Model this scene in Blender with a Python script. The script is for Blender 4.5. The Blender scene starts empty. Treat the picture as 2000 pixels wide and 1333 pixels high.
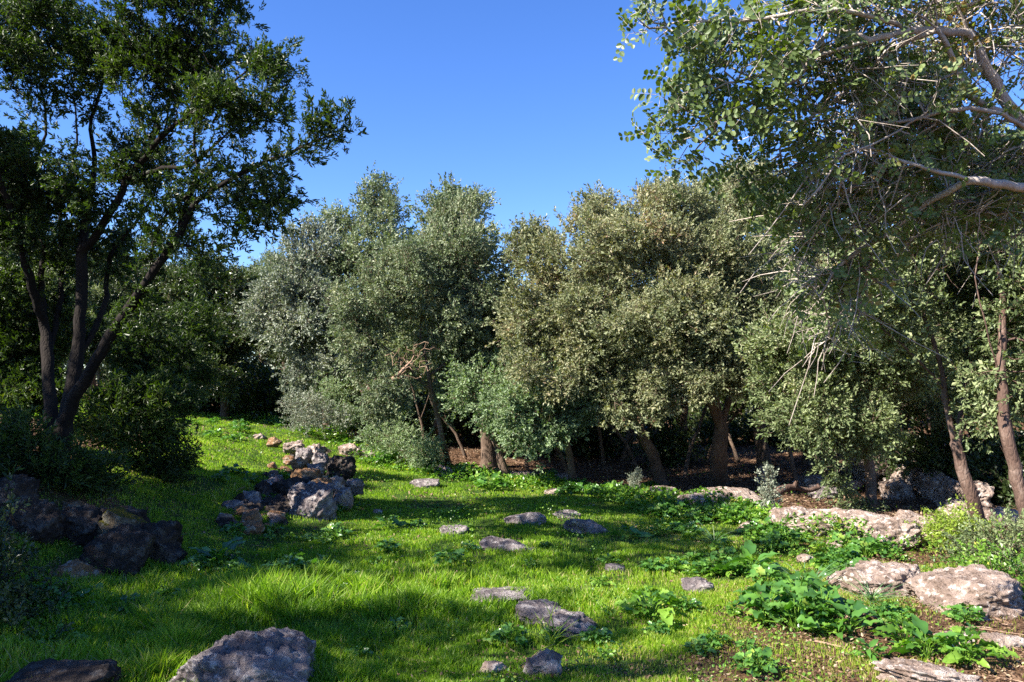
import bpy, math, random
import numpy as np
from mathutils import Vector

C = bpy.context.scene
random.seed(7)
R0 = np.random.default_rng(11)

# ---------------------------------------------------------------- camera
PITCH = math.radians(3.43)
EYE = 1.6
cd = bpy.data.cameras.new('camera')
cd.sensor_width = 36.0
cd.lens = 28.26
cd.clip_start = 0.05
cd.clip_end = 2000
cam = bpy.data.objects.new('camera', cd)
C.collection.objects.link(cam)
cam.location = (0, 0, EYE)
cam.rotation_euler = (math.radians(90) + PITCH, 0, 0)
C.camera = cam

# ---------------------------------------------------------------- sky and sun
SUN_EL, SUN_DIR = math.radians(40), (-0.88, -0.47)      # direction TO the sun, horizontally
_n = math.hypot(*SUN_DIR)
w = bpy.data.worlds.new('World')
C.world = w
w.use_nodes = True
nt = w.node_tree
bg = nt.nodes['Background']
sky = nt.nodes.new('ShaderNodeTexSky')
sky.sky_type = 'NISHITA'
sky.sun_disc = False
sky.sun_elevation = SUN_EL
sky.sun_rotation = math.atan2(SUN_DIR[0], SUN_DIR[1])
sky.air_density = 1.0
sky.dust_density = 0.0
sky.ozone_density = 4.5
sky.altitude = 600
hs = nt.nodes.new('ShaderNodeHueSaturation')
hs.inputs['Saturation'].default_value = 1.2
hs.inputs['Hue'].default_value = 0.514
nt.links.new(sky.outputs[0], hs.inputs['Color'])
nt.links.new(hs.outputs[0], bg.inputs['Color'])
bg.inputs['Strength'].default_value = 0.082

sd = bpy.data.lights.new('sun', 'SUN')
sd.energy = 5.0
sd.angle = math.radians(0.53)
sd.color = (1.0, 0.94, 0.84)
sun = bpy.data.objects.new('sun', sd)
C.collection.objects.link(sun)
sdir = Vector((SUN_DIR[0] / _n * math.cos(SUN_EL), SUN_DIR[1] / _n * math.cos(SUN_EL), math.sin(SUN_EL)))
sun.rotation_euler = sdir.to_track_quat('Z', 'Y').to_euler()
sun.location = (-20, -5, 20)

C.view_settings.view_transform = 'Standard'
C.view_settings.look = 'None'
C.view_settings.gamma = 1.0
C.view_settings.exposure = 1.78
C.cycles.max_bounces = 6
C.cycles.diffuse_bounces = 3
C.cycles.transmission_bounces = 4
C.cycles.glossy_bounces = 2
C.cycles.use_denoising = False

# ---------------------------------------------------------------- numpy helpers
def _hash(ix, iy, iz, seed):
    h = (ix.astype(np.int64) * 374761393 + iy.astype(np.int64) * 668265263 + iz.astype(np.int64) * 2147483647 + seed * 974711) & 0xffffffff
    h = ((h ^ (h >> 13)) * 1274126177) & 0xffffffff
    h = (h ^ (h >> 16)) & 0xffffffff
    return h / 4294967295.0

def vnoise(p, seed=0):
    """value noise in 0..1 for points (n,3)"""
    p = np.asarray(p, float)
    i = np.floor(p)
    f = p - i
    f = f * f * (3 - 2 * f)
    i = i.astype(np.int64)
    r = 0
    for dx in (0, 1):
        wx = f[:, 0] if dx else 1 - f[:, 0]
        for dy in (0, 1):
            wy = f[:, 1] if dy else 1 - f[:, 1]
            for dz in (0, 1):
                wz = f[:, 2] if dz else 1 - f[:, 2]
                r = r + wx * wy * wz * _hash(i[:, 0] + dx, i[:, 1] + dy, i[:, 2] + dz, seed)
    return r

def fbm(p, seed=0, octaves=4, gain=0.5):
    p = np.asarray(p, float)
    s, a, t = 0, 1.0, 0
    for o in range(octaves):
        s = s + a * vnoise(p * (2.03 ** o) + 17.3 * o, seed + o)
        t += a
        a *= gain
    return s / t

def n2(x, y, sc, seed, octaves=3):
    x = np.atleast_1d(np.asarray(x, float)); y = np.atleast_1d(np.asarray(y, float))
    return fbm(np.stack([x * sc, y * sc, np.full_like(x, seed * 0.37)], 1), seed, octaves)

def ray(u, v):
    """world direction of the photograph's pixel (2000 x 1333), scaled to y = 1"""
    dx, dz = (u - 1000) / 1570.0, (666.5 - v) / 1570.0
    y = math.cos(PITCH) - dz * math.sin(PITCH)
    z = math.sin(PITCH) + dz * math.cos(PITCH)
    return dx / y, z / y

def P(u, v, d):
    a, b = ray(u, v)
    return np.array([a * d, d, EYE + b * d])

# ---------------------------------------------------------------- terrain
CTRL = [(0, 0, 0), (0, 4, 0), (3, 4, 0.02), (-2, 4, 0.0), (0, 7, 0), (2, 7, 0), (-1.2, 7, 0), (0, 10, 0), (1.5, 10, -0.02), (0, 13, -0.03),
        (4.2, 6.3, 0), (3.9, 8.7, -0.05), (3, 11, -0.05), (-1.1, 13.5, 0.05), (-2.8, 14.5, 0.25), (-4.5, 20, 0.58), (-5.2, 17, 0.66),
        (-7.5, 22, 0.85), (-10.3, 25, 1.0), (-14, 30, 1.3), (-3.2, 12.5, 0.27), (-2.4, 9.2, 0.02), (-3.9, 11, 0.37), (-5, 12, 0.62),
        (-3.0, 9.6, 0.18), (-3.9, 9, 0.42), (-3.3, 6.5, 0.05), (-4.3, 7.6, 0.55), (-4.8, 8.6, 0.85), (-7, 8, 1.1), (-10, 10, 1.3),
        (-2.2, 11, 0.04), (-7, 14, 0.95), (-10, 18, 1.2), (-3.6, 4.5, 0.25), (-5, 5, 0.75), (-8, 3, 1.2), (-5, 0, 0.5), (-12, 0, 1.3),
        (2, 15, -0.12), (5, 14, -0.1), (8, 13, 0.0), (6, 9, -0.05), (10, 8, 0.1), (6, 18, 0.1), (12, 20, 0.3), (0, 18, 0.1), (0, 25, 0.4),
        (8, 28, 0.5), (-3, 28, 0.8), (14, 10, 0.3), (8, 3, 0.1), (5, 0, 0), (0, -8, 0), (-10, -8, 1.0), (10, -6, 0.1), (20, 15, 0.5),
        (-20, 20, 1.8), (-20, 8, 1.9), (-22, 34, 2.0), (0, 36, 0.9), (20, 36, 1.0), (-20, -8, 1.6), (20, -8, 0.3)]
_cp = np.array(CTRL, float)
def _phi(r):
    return np.where(r > 1e-9, r * r * np.log(np.maximum(r, 1e-9)), 0.0)
def _solve():
    n = len(_cp)
    K = _phi(np.linalg.norm(_cp[:, None, :2] - _cp[None, :, :2], axis=2)) + np.eye(n) * 0.35
    Q = np.hstack([np.ones((n, 1)), _cp[:, :2]])
    A = np.zeros((n + 3, n + 3))
    A[:n, :n] = K; A[:n, n:] = Q; A[n:, :n] = Q.T
    return np.linalg.solve(A, np.concatenate([_cp[:, 2], [0, 0, 0]]))
_w = _solve()
def T(x, y):
    x = np.atleast_1d(np.asarray(x, float)); y = np.atleast_1d(np.asarray(y, float))
    out = np.empty(len(x))
    for s in range(0, len(x), 40000):
        a, b = x[s:s + 40000], y[s:s + 40000]
        r2 = (a[:, None] - _cp[None, :, 0]) ** 2 + (b[:, None] - _cp[None, :, 1]) ** 2
        z = (0.5 * r2 * np.log(np.maximum(r2, 1e-12))) @ _w[:-3] + _w[-3] + _w[-2] * a + _w[-1] * b
        r = np.hypot(a, b - 12)
        k = np.clip((r - 22) / 14, 0, 1)
        z = z * (1 - k) + k * (0.6 + 0.012 * np.maximum(r - 22, 0) - 0.02 * np.clip(a, -30, 30))
        out[s:s + 40000] = z
    return out + 0.11 * (n2(x, y, 0.55, 3) - 0.5) + 0.05 * (n2(x, y, 2.1, 5) - 0.5)

def hit(u, v, dmax=60):
    """where the line of sight of a photo pixel meets the ground"""
    a, b = ray(u, v)
    d = np.linspace(2.5, dmax, 1500)
    z = T(a * d, d)
    below = (EYE + b * d) < z
    k = int(np.argmax(below)) if below.any() else len(d) - 1
    dd = d[k]
    return np.array([a * dd, dd, float(z[k])])

# ---------------------------------------------------------------- mesh helpers
def mesh_obj(name, V, polys, mat, parent=None, rnd=None, smooth=False, loc=None):
    """polys: list of (m,k) int arrays"""
    V = np.asarray(V, np.float32)
    me = bpy.data.meshes.new(name)
    me.vertices.add(len(V))
    me.vertices.foreach_set('co', V.ravel())
    li = np.concatenate([p.ravel() for p in polys]).astype(np.int32)
    tot = np.concatenate([np.full(len(p), p.shape[1]) for p in polys]).astype(np.int32)
    st = np.concatenate([[0], np.cumsum(tot)[:-1]]).astype(np.int32)
    me.loops.add(len(li)); me.loops.foreach_set('vertex_index', li)
    me.polygons.add(len(tot)); me.polygons.foreach_set('loop_start', st); me.polygons.foreach_set('loop_total', tot)
    me.polygons.foreach_set('use_smooth', np.full(len(tot), bool(smooth)))
    if rnd is not None:
        at = me.attributes.new('rnd', 'FLOAT', 'POINT')
        at.data.foreach_set('value', np.asarray(rnd, np.float32))
    me.update(calc_edges=True)
    me.materials.append(mat)
    o = bpy.data.objects.new(name, me)
    C.collection.objects.link(o)
    if parent is not None:
        o.parent = parent
    if loc is not None:
        o.location = loc
    return o

def tag(o, label, cat, group=None, kind=None):
    if label: o['label'] = label
    if cat: o['category'] = cat
    if group: o['group'] = group
    if kind: o['kind'] = kind
    return o

def empty(name, loc, label, cat, group=None):
    o = bpy.data.objects.new(name, None)
    o.empty_display_size = 0.3
    C.collection.objects.link(o)
    o.location = [float(c) for c in loc]
    return tag(o, label, cat, group)

def copy_tree(root, loc, rz=0.0, sc=1.0, label=None, group=None):
    def cp(o, par):
        c = o.copy(); C.collection.objects.link(c); c.parent = par
        for ch in o.children: cp(ch, c)
        return c
    r = cp(root, None)
    r.location = [float(c) for c in loc]; r.rotation_euler = (0, 0, rz); r.scale = (sc, sc, sc)
    if label: r['label'] = label
    if group: r['group'] = group
    return r

# ---------------------------------------------------------------- materials
def new_mat(name):
    m = bpy.data.materials.new(name); m.use_nodes = True
    return m, m.node_tree.nodes, m.node_tree.links

def ramp(N, stops, interp='LINEAR'):
    r = N.new('ShaderNodeValToRGB')
    r.color_ramp.interpolation = interp
    e = r.color_ramp.elements
    while len(e) > len(stops): e.remove(e[-1])
    while len(e) < len(stops): e.new(0.5)
    for k, (p, c) in enumerate(stops):
        e[k].position = p; e[k].color = (*c, 1)
    return r

def leaf_mat(name, cols, rough=0.42, trans=0.3, tcol=None, spec=0.5, clump=0.8):
    """cols: ramp stops over the per-leaf random value; a slow 3D noise shifts it clump by clump"""
    m, N, L = new_mat(name)
    b = N['Principled BSDF']
    at = N.new('ShaderNodeAttribute'); at.attribute_name = 'rnd'
    tc = N.new('ShaderNodeTexCoord')
    nz = N.new('ShaderNodeTexNoise'); nz.inputs['Scale'].default_value = clump; nz.inputs['Detail'].default_value = 3
    L.new(tc.outputs['Object'], nz.inputs['Vector'])
    ma = N.new('ShaderNodeMath'); ma.operation = 'MULTIPLY_ADD'; ma.inputs[1].default_value = 0.9; ma.inputs[2].default_value = -0.45
    L.new(nz.outputs['Fac'], ma.inputs[0])
    ad = N.new('ShaderNodeMath'); ad.operation = 'ADD'; ad.use_clamp = True
    L.new(at.outputs['Fac'], ad.inputs[0]); L.new(ma.outputs[0], ad.inputs[1])
    r = ramp(N, cols)
    L.new(ad.outputs[0], r.inputs['Fac'])
    L.new(r.outputs['Color'], b.inputs['Base Color'])
    b.inputs['Roughness'].default_value = rough
    b.inputs['Specular IOR Level'].default_value = spec
    tr = N.new('ShaderNodeBsdfTranslucent')
    mx = N.new('ShaderNodeMix'); mx.data_type = 'RGBA'; mx.blend_type = 'MULTIPLY'; mx.inputs['Factor'].default_value = 1.0
    L.new(r.outputs['Color'], mx.inputs['A'])
    mx.inputs['B'].default_value = (*(tcol or (1.9, 2.1, 0.5)), 1)
    L.new(mx.outputs['Result'], tr.inputs['Color'])
    ms = N.new('ShaderNodeMixShader'); ms.inputs['Fac'].default_value = trans
    L.new(b.outputs[0], ms.inputs[1]); L.new(tr.outputs[0], ms.inputs[2])
    L.new(ms.outputs[0], N['Material Output'].inputs['Surface'])
    return m

def bark_mat(name, dark, mid, light, scale=9.0, bump=0.5):
    m, N, L = new_mat(name)
    b = N['Principled BSDF']; b.inputs['Roughness'].default_value = 0.9; b.inputs['Specular IOR Level'].default_value = 0.2
    tc = N.new('ShaderNodeTexCoord'); mp = N.new('ShaderNodeMapping'); mp.inputs['Scale'].default_value = (1, 1, 0.35)
    L.new(tc.outputs['Object'], mp.inputs['Vector'])
    n1 = N.new('ShaderNodeTexNoise'); n1.inputs['Scale'].default_value = scale * 2.2; n1.inputs['Detail'].default_value = 8; n1.inputs['Roughness'].default_value = 0.7
    v1 = N.new('ShaderNodeTexVoronoi'); v1.feature = 'DISTANCE_TO_EDGE'; v1.inputs['Scale'].default_value = scale * 2.6
    n3 = N.new('ShaderNodeTexNoise'); n3.inputs['Scale'].default_value = 2.5; n3.inputs['Detail'].default_value = 4
    L.new(mp.outputs[0], n1.inputs['Vector']); L.new(mp.outputs[0], v1.inputs['Vector']); L.new(tc.outputs['Object'], n3.inputs['Vector'])
    r = ramp(N, [(0.3, dark), (0.52, mid), (0.72, light)])
    a = N.new('ShaderNodeMath'); a.operation = 'MULTIPLY_ADD'; a.inputs[1].default_value = 0.5
    s = N.new('ShaderNodeMath'); s.operation = 'MULTIPLY'; s.inputs[1].default_value = 0.5
    L.new(n3.outputs['Fac'], s.inputs[0]); L.new(n1.outputs['Fac'], a.inputs[0]); L.new(s.outputs[0], a.inputs[2])
    L.new(a.outputs[0], r.inputs['Fac']); L.new(r.outputs['Color'], b.inputs['Base Color'])
    h = N.new('ShaderNodeMath'); h.operation = 'MINIMUM'; h.inputs[1].default_value = 0.18
    L.new(v1.outputs['Distance'], h.inputs[0])
    h2 = N.new('ShaderNodeMath'); h2.operation = 'MULTIPLY_ADD'; h2.inputs[1].default_value = 2.0
    L.new(h.outputs[0], h2.inputs[0]); L.new(n1.outputs['Fac'], h2.inputs[2])
    bp = N.new('ShaderNodeBump'); bp.inputs['Strength'].default_value = bump; bp.inputs['Distance'].default_value = 0.03
    L.new(h2.outputs[0], bp.inputs['Height']); L.new(bp.outputs[0], b.inputs['Normal'])
    return m

def rock_mat(name, dark, mid, light, lichen=(0.5, 0.48, 0.42), moss=0.0, mosscol=(0.09, 0.085, 0.015), sc=1.0):
    m, N, L = new_mat(name)
    b = N['Principled BSDF']; b.inputs['Roughness'].default_value = 0.93; b.inputs['Specular IOR Level'].default_value = 0.2
    tc = N.new('ShaderNodeTexCoord')
    ge = N.new('ShaderNodeNewGeometry')
    def noise(s, d, ro=0.6):
        n = N.new('ShaderNodeTexNoise'); n.inputs['Scale'].default_value = s * sc; n.inputs['Detail'].default_value = d; n.inputs['Roughness'].default_value = ro
        L.new(tc.outputs['Object'], n.inputs['Vector']); return n
    n1 = noise(3.5, 10, 0.72); n2_ = noise(14, 6, 0.65); n3 = noise(60, 4)
    r = ramp(N, [(0.33, dark), (0.5, mid), (0.66, light)])
    L.new(n1.outputs['Fac'], r.inputs['Fac'])
    rl = ramp(N, [(0.54, (0, 0, 0)), (0.6, (1, 1, 1))]); L.new(n2_.outputs['Fac'], rl.inputs['Fac'])
    mx = N.new('ShaderNodeMix'); mx.data_type = 'RGBA'; mx.inputs['B'].default_value = (*lichen, 1)
    L.new(rl.outputs['Color'], mx.inputs['Factor']); L.new(r.outputs['Color'], mx.inputs['A'])
    vo = N.new('ShaderNodeTexVoronoi'); vo.inputs['Scale'].default_value = 22 * sc; L.new(tc.outputs['Object'], vo.inputs['Vector'])
    rp = ramp(N, [(0.1, (0.25, 0.22, 0.2)), (0.32, (1, 1, 1))]); L.new(vo.outputs['Distance'], rp.inputs['Fac'])
    mp = N.new('ShaderNodeMix'); mp.data_type = 'RGBA'; mp.blend_type = 'MULTIPLY'
    rf = ramp(N, [(0.45, (0, 0, 0)), (0.6, (1, 1, 1))]); L.new(n1.outputs['Fac'], rf.inputs['Fac'])
    iv = N.new('ShaderNodeMath'); iv.operation = 'SUBTRACT'; iv.inputs[0].default_value = 0.8; iv.use_clamp = True
    L.new(rf.outputs['Color'], iv.inputs[1]); L.new(iv.outputs[0], mp.inputs['Factor'])
    L.new(mx.outputs['Result'], mp.inputs['A']); L.new(rp.outputs['Color'], mp.inputs['B'])
    last = mp.outputs['Result']
    if moss > 0:
        sx = N.new('ShaderNodeSeparateXYZ'); L.new(ge.outputs['Normal'], sx.inputs[0])
        m1 = N.new('ShaderNodeMath'); m1.operation = 'MULTIPLY_ADD'; m1.inputs[1].default_value = 0.6
        L.new(sx.outputs['Z'], m1.inputs[0]); L.new(n2_.outputs['Fac'], m1.inputs[2])
        rm = ramp(N, [(1.15 - 0.45 * moss, (0, 0, 0)), (1.25 - 0.45 * moss, (1, 1, 1))]); L.new(m1.outputs[0], rm.inputs['Fac'])
        mm = N.new('ShaderNodeMix'); mm.data_type = 'RGBA'; mm.inputs['B'].default_value = (*mosscol, 1)
        L.new(rm.outputs['Color'], mm.inputs['Factor']); L.new(last, mm.inputs['A']); last = mm.outputs['Result']
    L.new(last, b.inputs['Base Color'])
    ad = N.new('ShaderNodeMath'); ad.operation = 'MULTIPLY_ADD'; ad.inputs[1].default_value = 0.45
    L.new(n2_.outputs['Fac'], ad.inputs[0]); L.new(n1.outputs['Fac'], ad.inputs[2])
    ad2 = N.new('ShaderNodeMath'); ad2.operation = 'MULTIPLY_ADD'; ad2.inputs[1].default_value = 0.12
    L.new(n3.outputs['Fac'], ad2.inputs[0]); L.new(ad.outputs[0], ad2.inputs[2])
    bp = N.new('ShaderNodeBump'); bp.inputs['Strength'].default_value = 0.9; bp.inputs['Distance'].default_value = 0.1
    L.new(ad2.outputs[0], bp.inputs['Height']); L.new(bp.outputs[0], b.inputs['Normal'])
    return m

def ground_mat():
    m, N, L = new_mat('soil_and_moss')
    b = N['Principled BSDF']; b.inputs['Roughness'].default_value = 0.95; b.inputs['Specular IOR Level'].default_value = 0.15
    tc = N.new('ShaderNodeTexCoord')
    at = N.new('ShaderNodeAttribute'); at.attribute_name = 'rnd'
    def noise(s, d, ro=0.6):
        n = N.new('ShaderNodeTexNoise'); n.inputs['Scale'].default_value = s; n.inputs['Detail'].default_value = d; n.inputs['Roughness'].default_value = ro
        L.new(tc.outputs['Object'], n.inputs['Vector']); return n
    a = noise(6, 8, 0.7); f = noise(45, 5, 0.7)
    soil = ramp(N, [(0.3, (0.035, 0.018, 0.009)), (0.5, (0.11, 0.058, 0.03)), (0.7, (0.2, 0.125, 0.075))]); L.new(f.outputs['Fac'], soil.inputs['Fac'])
    moss = ramp(N, [(0.35, (0.02, 0.035, 0.006)), (0.6, (0.05, 0.10, 0.012)), (0.75, (0.10, 0.12, 0.03))]); L.new(f.outputs['Fac'], moss.inputs['Fac'])
    s = N.new('ShaderNodeMath'); s.operation = 'MULTIPLY_ADD'; s.inputs[1].default_value = 0.7; s.inputs[2].default_value = -0.35
    L.new(a.outputs['Fac'], s.inputs[0])
    t = N.new('ShaderNodeMath'); t.operation = 'ADD'; L.new(s.outputs[0], t.inputs[0]); L.new(at.outputs['Fac'], t.inputs[1])
    k = ramp(N, [(0.35, (0, 0, 0)), (0.6, (1, 1, 1))]); L.new(t.outputs[0], k.inputs['Fac'])
    mx = N.new('ShaderNodeMix'); mx.data_type = 'RGBA'
    L.new(k.outputs['Color'], mx.inputs['Factor']); L.new(soil.outputs['Color'], mx.inputs['A']); L.new(moss.outputs['Color'], mx.inputs['B'])
    L.new(mx.outputs['Result'], b.inputs['Base Color'])
    bp = N.new('ShaderNodeBump'); bp.inputs['Strength'].default_value = 0.8; bp.inputs['Distance'].default_value = 0.04
    L.new(f.outputs['Fac'], bp.inputs['Height']); L.new(bp.outputs[0], b.inputs['Normal'])
    return m

M = {}
M['ground'] = ground_mat()
M['grass'] = leaf_mat('grass_blades', [(0.0, (0.070, 0.145, 0.012)), (0.38, (0.165, 0.275, 0.018)), (0.76, (0.27, 0.37, 0.034)), (0.90, (0.37, 0.34, 0.09)), (1.0, (0.45, 0.36, 0.18))], 0.5, 0.45, (1.6, 1.9, 0.5), 0.35, 0.6)
M['cover'] = leaf_mat('herb_leaves', [(0.0, (0.045, 0.115, 0.015)), (0.5, (0.11, 0.22, 0.022)), (0.9, (0.20, 0.33, 0.045)), (1.0, (0.40, 0.38, 0.07))], 0.38, 0.35, (1.7, 2.0, 0.4), 0.5, 1.2)
M['broad'] = leaf_mat('broad_leaves', [(0.0, (0.03, 0.085, 0.018)), (0.6, (0.075, 0.18, 0.03)), (0.95, (0.14, 0.27, 0.05)), (1.0, (0.38, 0.38, 0.06))], 0.3, 0.25, (1.8, 2.2, 0.4), 0.6, 1.5)
M['strap'] = leaf_mat('strap_leaves', [(0.0, (0.07, 0.14, 0.06)), (0.7, (0.14, 0.24, 0.10)), (1.0, (0.25, 0.30, 0.16))], 0.4, 0.25, (1.3, 1.6, 0.6), 0.5, 1.5)
M['oak_grey'] = leaf_mat('grey_green_oak_leaves', [(0.0, (0.060, 0.085, 0.045)), (0.4, (0.13, 0.17, 0.085)), (0.8, (0.23, 0.26, 0.15)), (1.0, (0.33, 0.34, 0.22))], 0.52, 0.16, (1.5, 1.7, 0.6), 0.35, 0.7)
M['oak_silver'] = leaf_mat('silver_oak_leaves', [(0.0, (0.075, 0.092, 0.068)), (0.4, (0.17, 0.195, 0.14)), (0.8, (0.28, 0.30, 0.22)), (1.0, (0.38, 0.38, 0.30))], 0.52, 0.14, (1.4, 1.6, 0.7), 0.35, 0.7)
M['oak_olive'] = leaf_mat('olive_brown_oak_leaves', [(0.0, (0.070, 0.090, 0.040)), (0.3, (0.145, 0.170, 0.080)), (0.65, (0.235, 0.245, 0.130)), (0.9, (0.31, 0.28, 0.16)), (1.0, (0.27, 0.17, 0.10))], 0.52, 0.2, (1.6, 1.6, 0.5), 0.35, 0.45)
M['oak_green'] = leaf_mat('green_oak_leaves', [(0.0, (0.055, 0.082, 0.032)), (0.4, (0.13, 0.170, 0.070)), (0.8, (0.23, 0.270, 0.125)), (1.0, (0.34, 0.34, 0.20))], 0.52, 0.2, (1.7, 1.8, 0.4), 0.35, 0.6)
M['oak_fresh'] = leaf_mat('fresh_green_leaves', [(0.0, (0.085, 0.125, 0.065)), (0.5, (0.18, 0.25, 0.125)), (1.0, (0.32, 0.38, 0.21))], 0.52, 0.22, (1.5, 1.8, 0.5), 0.35, 0.8)
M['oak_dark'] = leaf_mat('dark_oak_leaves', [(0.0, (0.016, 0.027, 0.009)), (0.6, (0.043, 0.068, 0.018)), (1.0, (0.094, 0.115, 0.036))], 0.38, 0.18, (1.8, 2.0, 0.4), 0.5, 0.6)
M['mastic'] = leaf_mat('dark_glossy_leaves', [(0.0, (0.013, 0.027, 0.006)), (0.6, (0.040, 0.068, 0.013)), (0.95, (0.086, 0.130, 0.022)), (1.0, (0.144, 0.137, 0.029))], 0.45, 0.25, (1.9, 2.2, 0.3), 0.35, 0.9)
M['carob'] = leaf_mat('carob_leaflets', [(0.0, (0.045, 0.075, 0.022)), (0.5, (0.105, 0.15, 0.05)), (0.95, (0.20, 0.24, 0.095)), (1.0, (0.28, 0.18, 0.07))], 0.45, 0.25, (1.9, 2.1, 0.3), 0.35, 1.0)
M['yellowgreen'] = leaf_mat('yellow_green_leaves', [(0.0, (0.16, 0.24, 0.03)), (1.0, (0.33, 0.42, 0.06))], 0.4, 0.35, (1.4, 1.5, 0.4), 0.4, 1.0)
M['litter'] = leaf_mat('dead_leaves', [(0.0, (0.05, 0.028, 0.017)), (0.5, (0.12, 0.07, 0.042)), (0.85, (0.22, 0.14, 0.085)), (1.0, (0.38, 0.29, 0.19))], 0.7, 0.1, (1, 1, 1), 0.2, 1.0)
M['bark_dark'] = bark_mat('dark_bark', (0.005, 0.004, 0.003), (0.014, 0.010, 0.008), (0.032, 0.024, 0.018))
M['bark_red'] = bark_mat('reddish_bark', (0.04, 0.022, 0.017), (0.115, 0.072, 0.055), (0.27, 0.20, 0.165), 11, 0.5)
M['bark_oak'] = bark_mat('oak_bark', (0.05, 0.032, 0.022), (0.13, 0.09, 0.065), (0.24, 0.18, 0.135), 10)
M['bark_pale'] = bark_mat('pale_twig_bark', (0.16, 0.125, 0.10), (0.40, 0.34, 0.29), (0.58, 0.52, 0.46), 16, 0.4)
M['bark_dead'] = bark_mat('dead_wood', (0.14, 0.08, 0.05), (0.30, 0.20, 0.14), (0.42, 0.31, 0.22), 16, 0.4)
M['limestone'] = rock_mat('limestone', (0.109, 0.072, 0.051), (0.309, 0.230, 0.187), (0.434, 0.349, 0.296), (0.535, 0.460, 0.404))
M['greystone'] = rock_mat('grey_weathered_stone', (0.073, 0.057, 0.058), (0.173, 0.144, 0.140), (0.286, 0.246, 0.233), (0.397, 0.353, 0.326))
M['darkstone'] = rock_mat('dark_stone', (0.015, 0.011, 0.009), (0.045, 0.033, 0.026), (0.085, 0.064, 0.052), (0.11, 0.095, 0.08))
M['orangestone'] = rock_mat('ochre_stone', (0.115, 0.050, 0.022), (0.259, 0.144, 0.072), (0.346, 0.238, 0.144), (0.360, 0.302, 0.230))
M['mossstone'] = rock_mat('mossy_stone', (0.043, 0.032, 0.022), (0.130, 0.101, 0.065), (0.216, 0.180, 0.122), (0.245, 0.223, 0.158), 0.85, (0.094, 0.083, 0.009))

# ---------------------------------------------------------------- where the ground is what
def _edge_pts():
    px = [(330, 798), (450, 806), (560, 822), (660, 850), (740, 885), (870, 918), (1000, 935), (1100, 945), (1260, 975), (1400, 985), (1550, 1020), (1680, 1050), (1830, 1090), (2000, 1130), (2200, 1180)]
    return np.array([hit(u, v)[:2] for u, v in px])
EDGE = _edge_pts()
def inside_lawn(x, y):
    """+1 on the lawn side (nearer), falling to 0 in the wood"""
    ye = np.interp(x, EDGE[:, 0], EDGE[:, 1], left=EDGE[0, 1] + 2, right=EDGE[-1, 1])
    o = np.clip((ye + 0.5 * (n2(x, y, 0.9, 21) - 0.5) * 2 - y) / 0.6 + 0.5, 0, 1)
    # beyond the right end of the glade
    return o * np.clip((6.2 - x) / 1.5, 0, 1)
def soilness(x, y):
    """1 = bare brown earth, 0 = full turf"""
    a = np.clip((x - 0.35 - 0.15 * (y - 4)) / 1.2, 0, 1) * np.clip((7.3 - y) / 1.8, 0, 1)
    b = np.clip((x - 2.6) / 0.9, 0, 1) * np.clip((9.4 - y) / 1.5, 0, 1)
    left = np.clip((-2.8 - x - 0.28 * (y - 5)) / 1.2, 0, 1) * np.clip((10.5 - y) / 1.5, 0, 1)
    left2 = np.clip((-5.2 - x - 0.25 * (y - 12)) / 1.0, 0, 1) * (y < 14)
    base = np.maximum(np.maximum(0.9 * a, 0.85 * b), np.maximum(0.7 * left, left2))
    n = n2(x, y, 1.5, 31, 4)
    return np.clip(base + (n - 0.50) * 1.9 + 0.06, 0, 1)

# ---------------------------------------------------------------- ground sheet
def build_ground():
    gx = np.concatenate([-np.geomspace(400, 14, 26), np.arange(-13, 13.01, 0.09), np.geomspace(14, 400, 26)])
    gy = np.concatenate([-np.geomspace(300, 4, 18), np.arange(-3, 22, 0.09), np.arange(22, 42, 0.5), np.geomspace(43, 600, 20)])
    X, Y = np.meshgrid(gx, gy)
    x, y = X.ravel(), Y.ravel()
    z = T(x, y) + 0.02 * (n2(x, y, 9, 8, 2) - 0.5)
    nx, ny = len(gx), len(gy)
    i = (np.arange(ny - 1)[:, None] * nx + np.arange(nx - 1)[None, :]).ravel()
    q = np.stack([i, i + 1, i + nx + 1, i + nx], 1)
    turf = inside_lawn(x, y) * (1 - soilness(x, y))
    o = mesh_obj('ground', np.stack([x, y, z], 1), [q], M['ground'], rnd=turf, smooth=True)
    o['kind'] = 'structure'
build_ground()

# ---------------------------------------------------------------- grass and ground cover (stuff)
def scatter(n, ulo, uhi, dlo, dhi, power=1.0):
    """random ground points in the wedge of country the photograph looks into, a bit wider than its frame"""
    t = R0.random(n)
    d = dlo * (dhi / dlo) ** t if power == 1.0 else dlo + (dhi - dlo) * t ** power
    x = (ulo + (uhi - ulo) * R0.random(n)) * d
    return x, d

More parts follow.
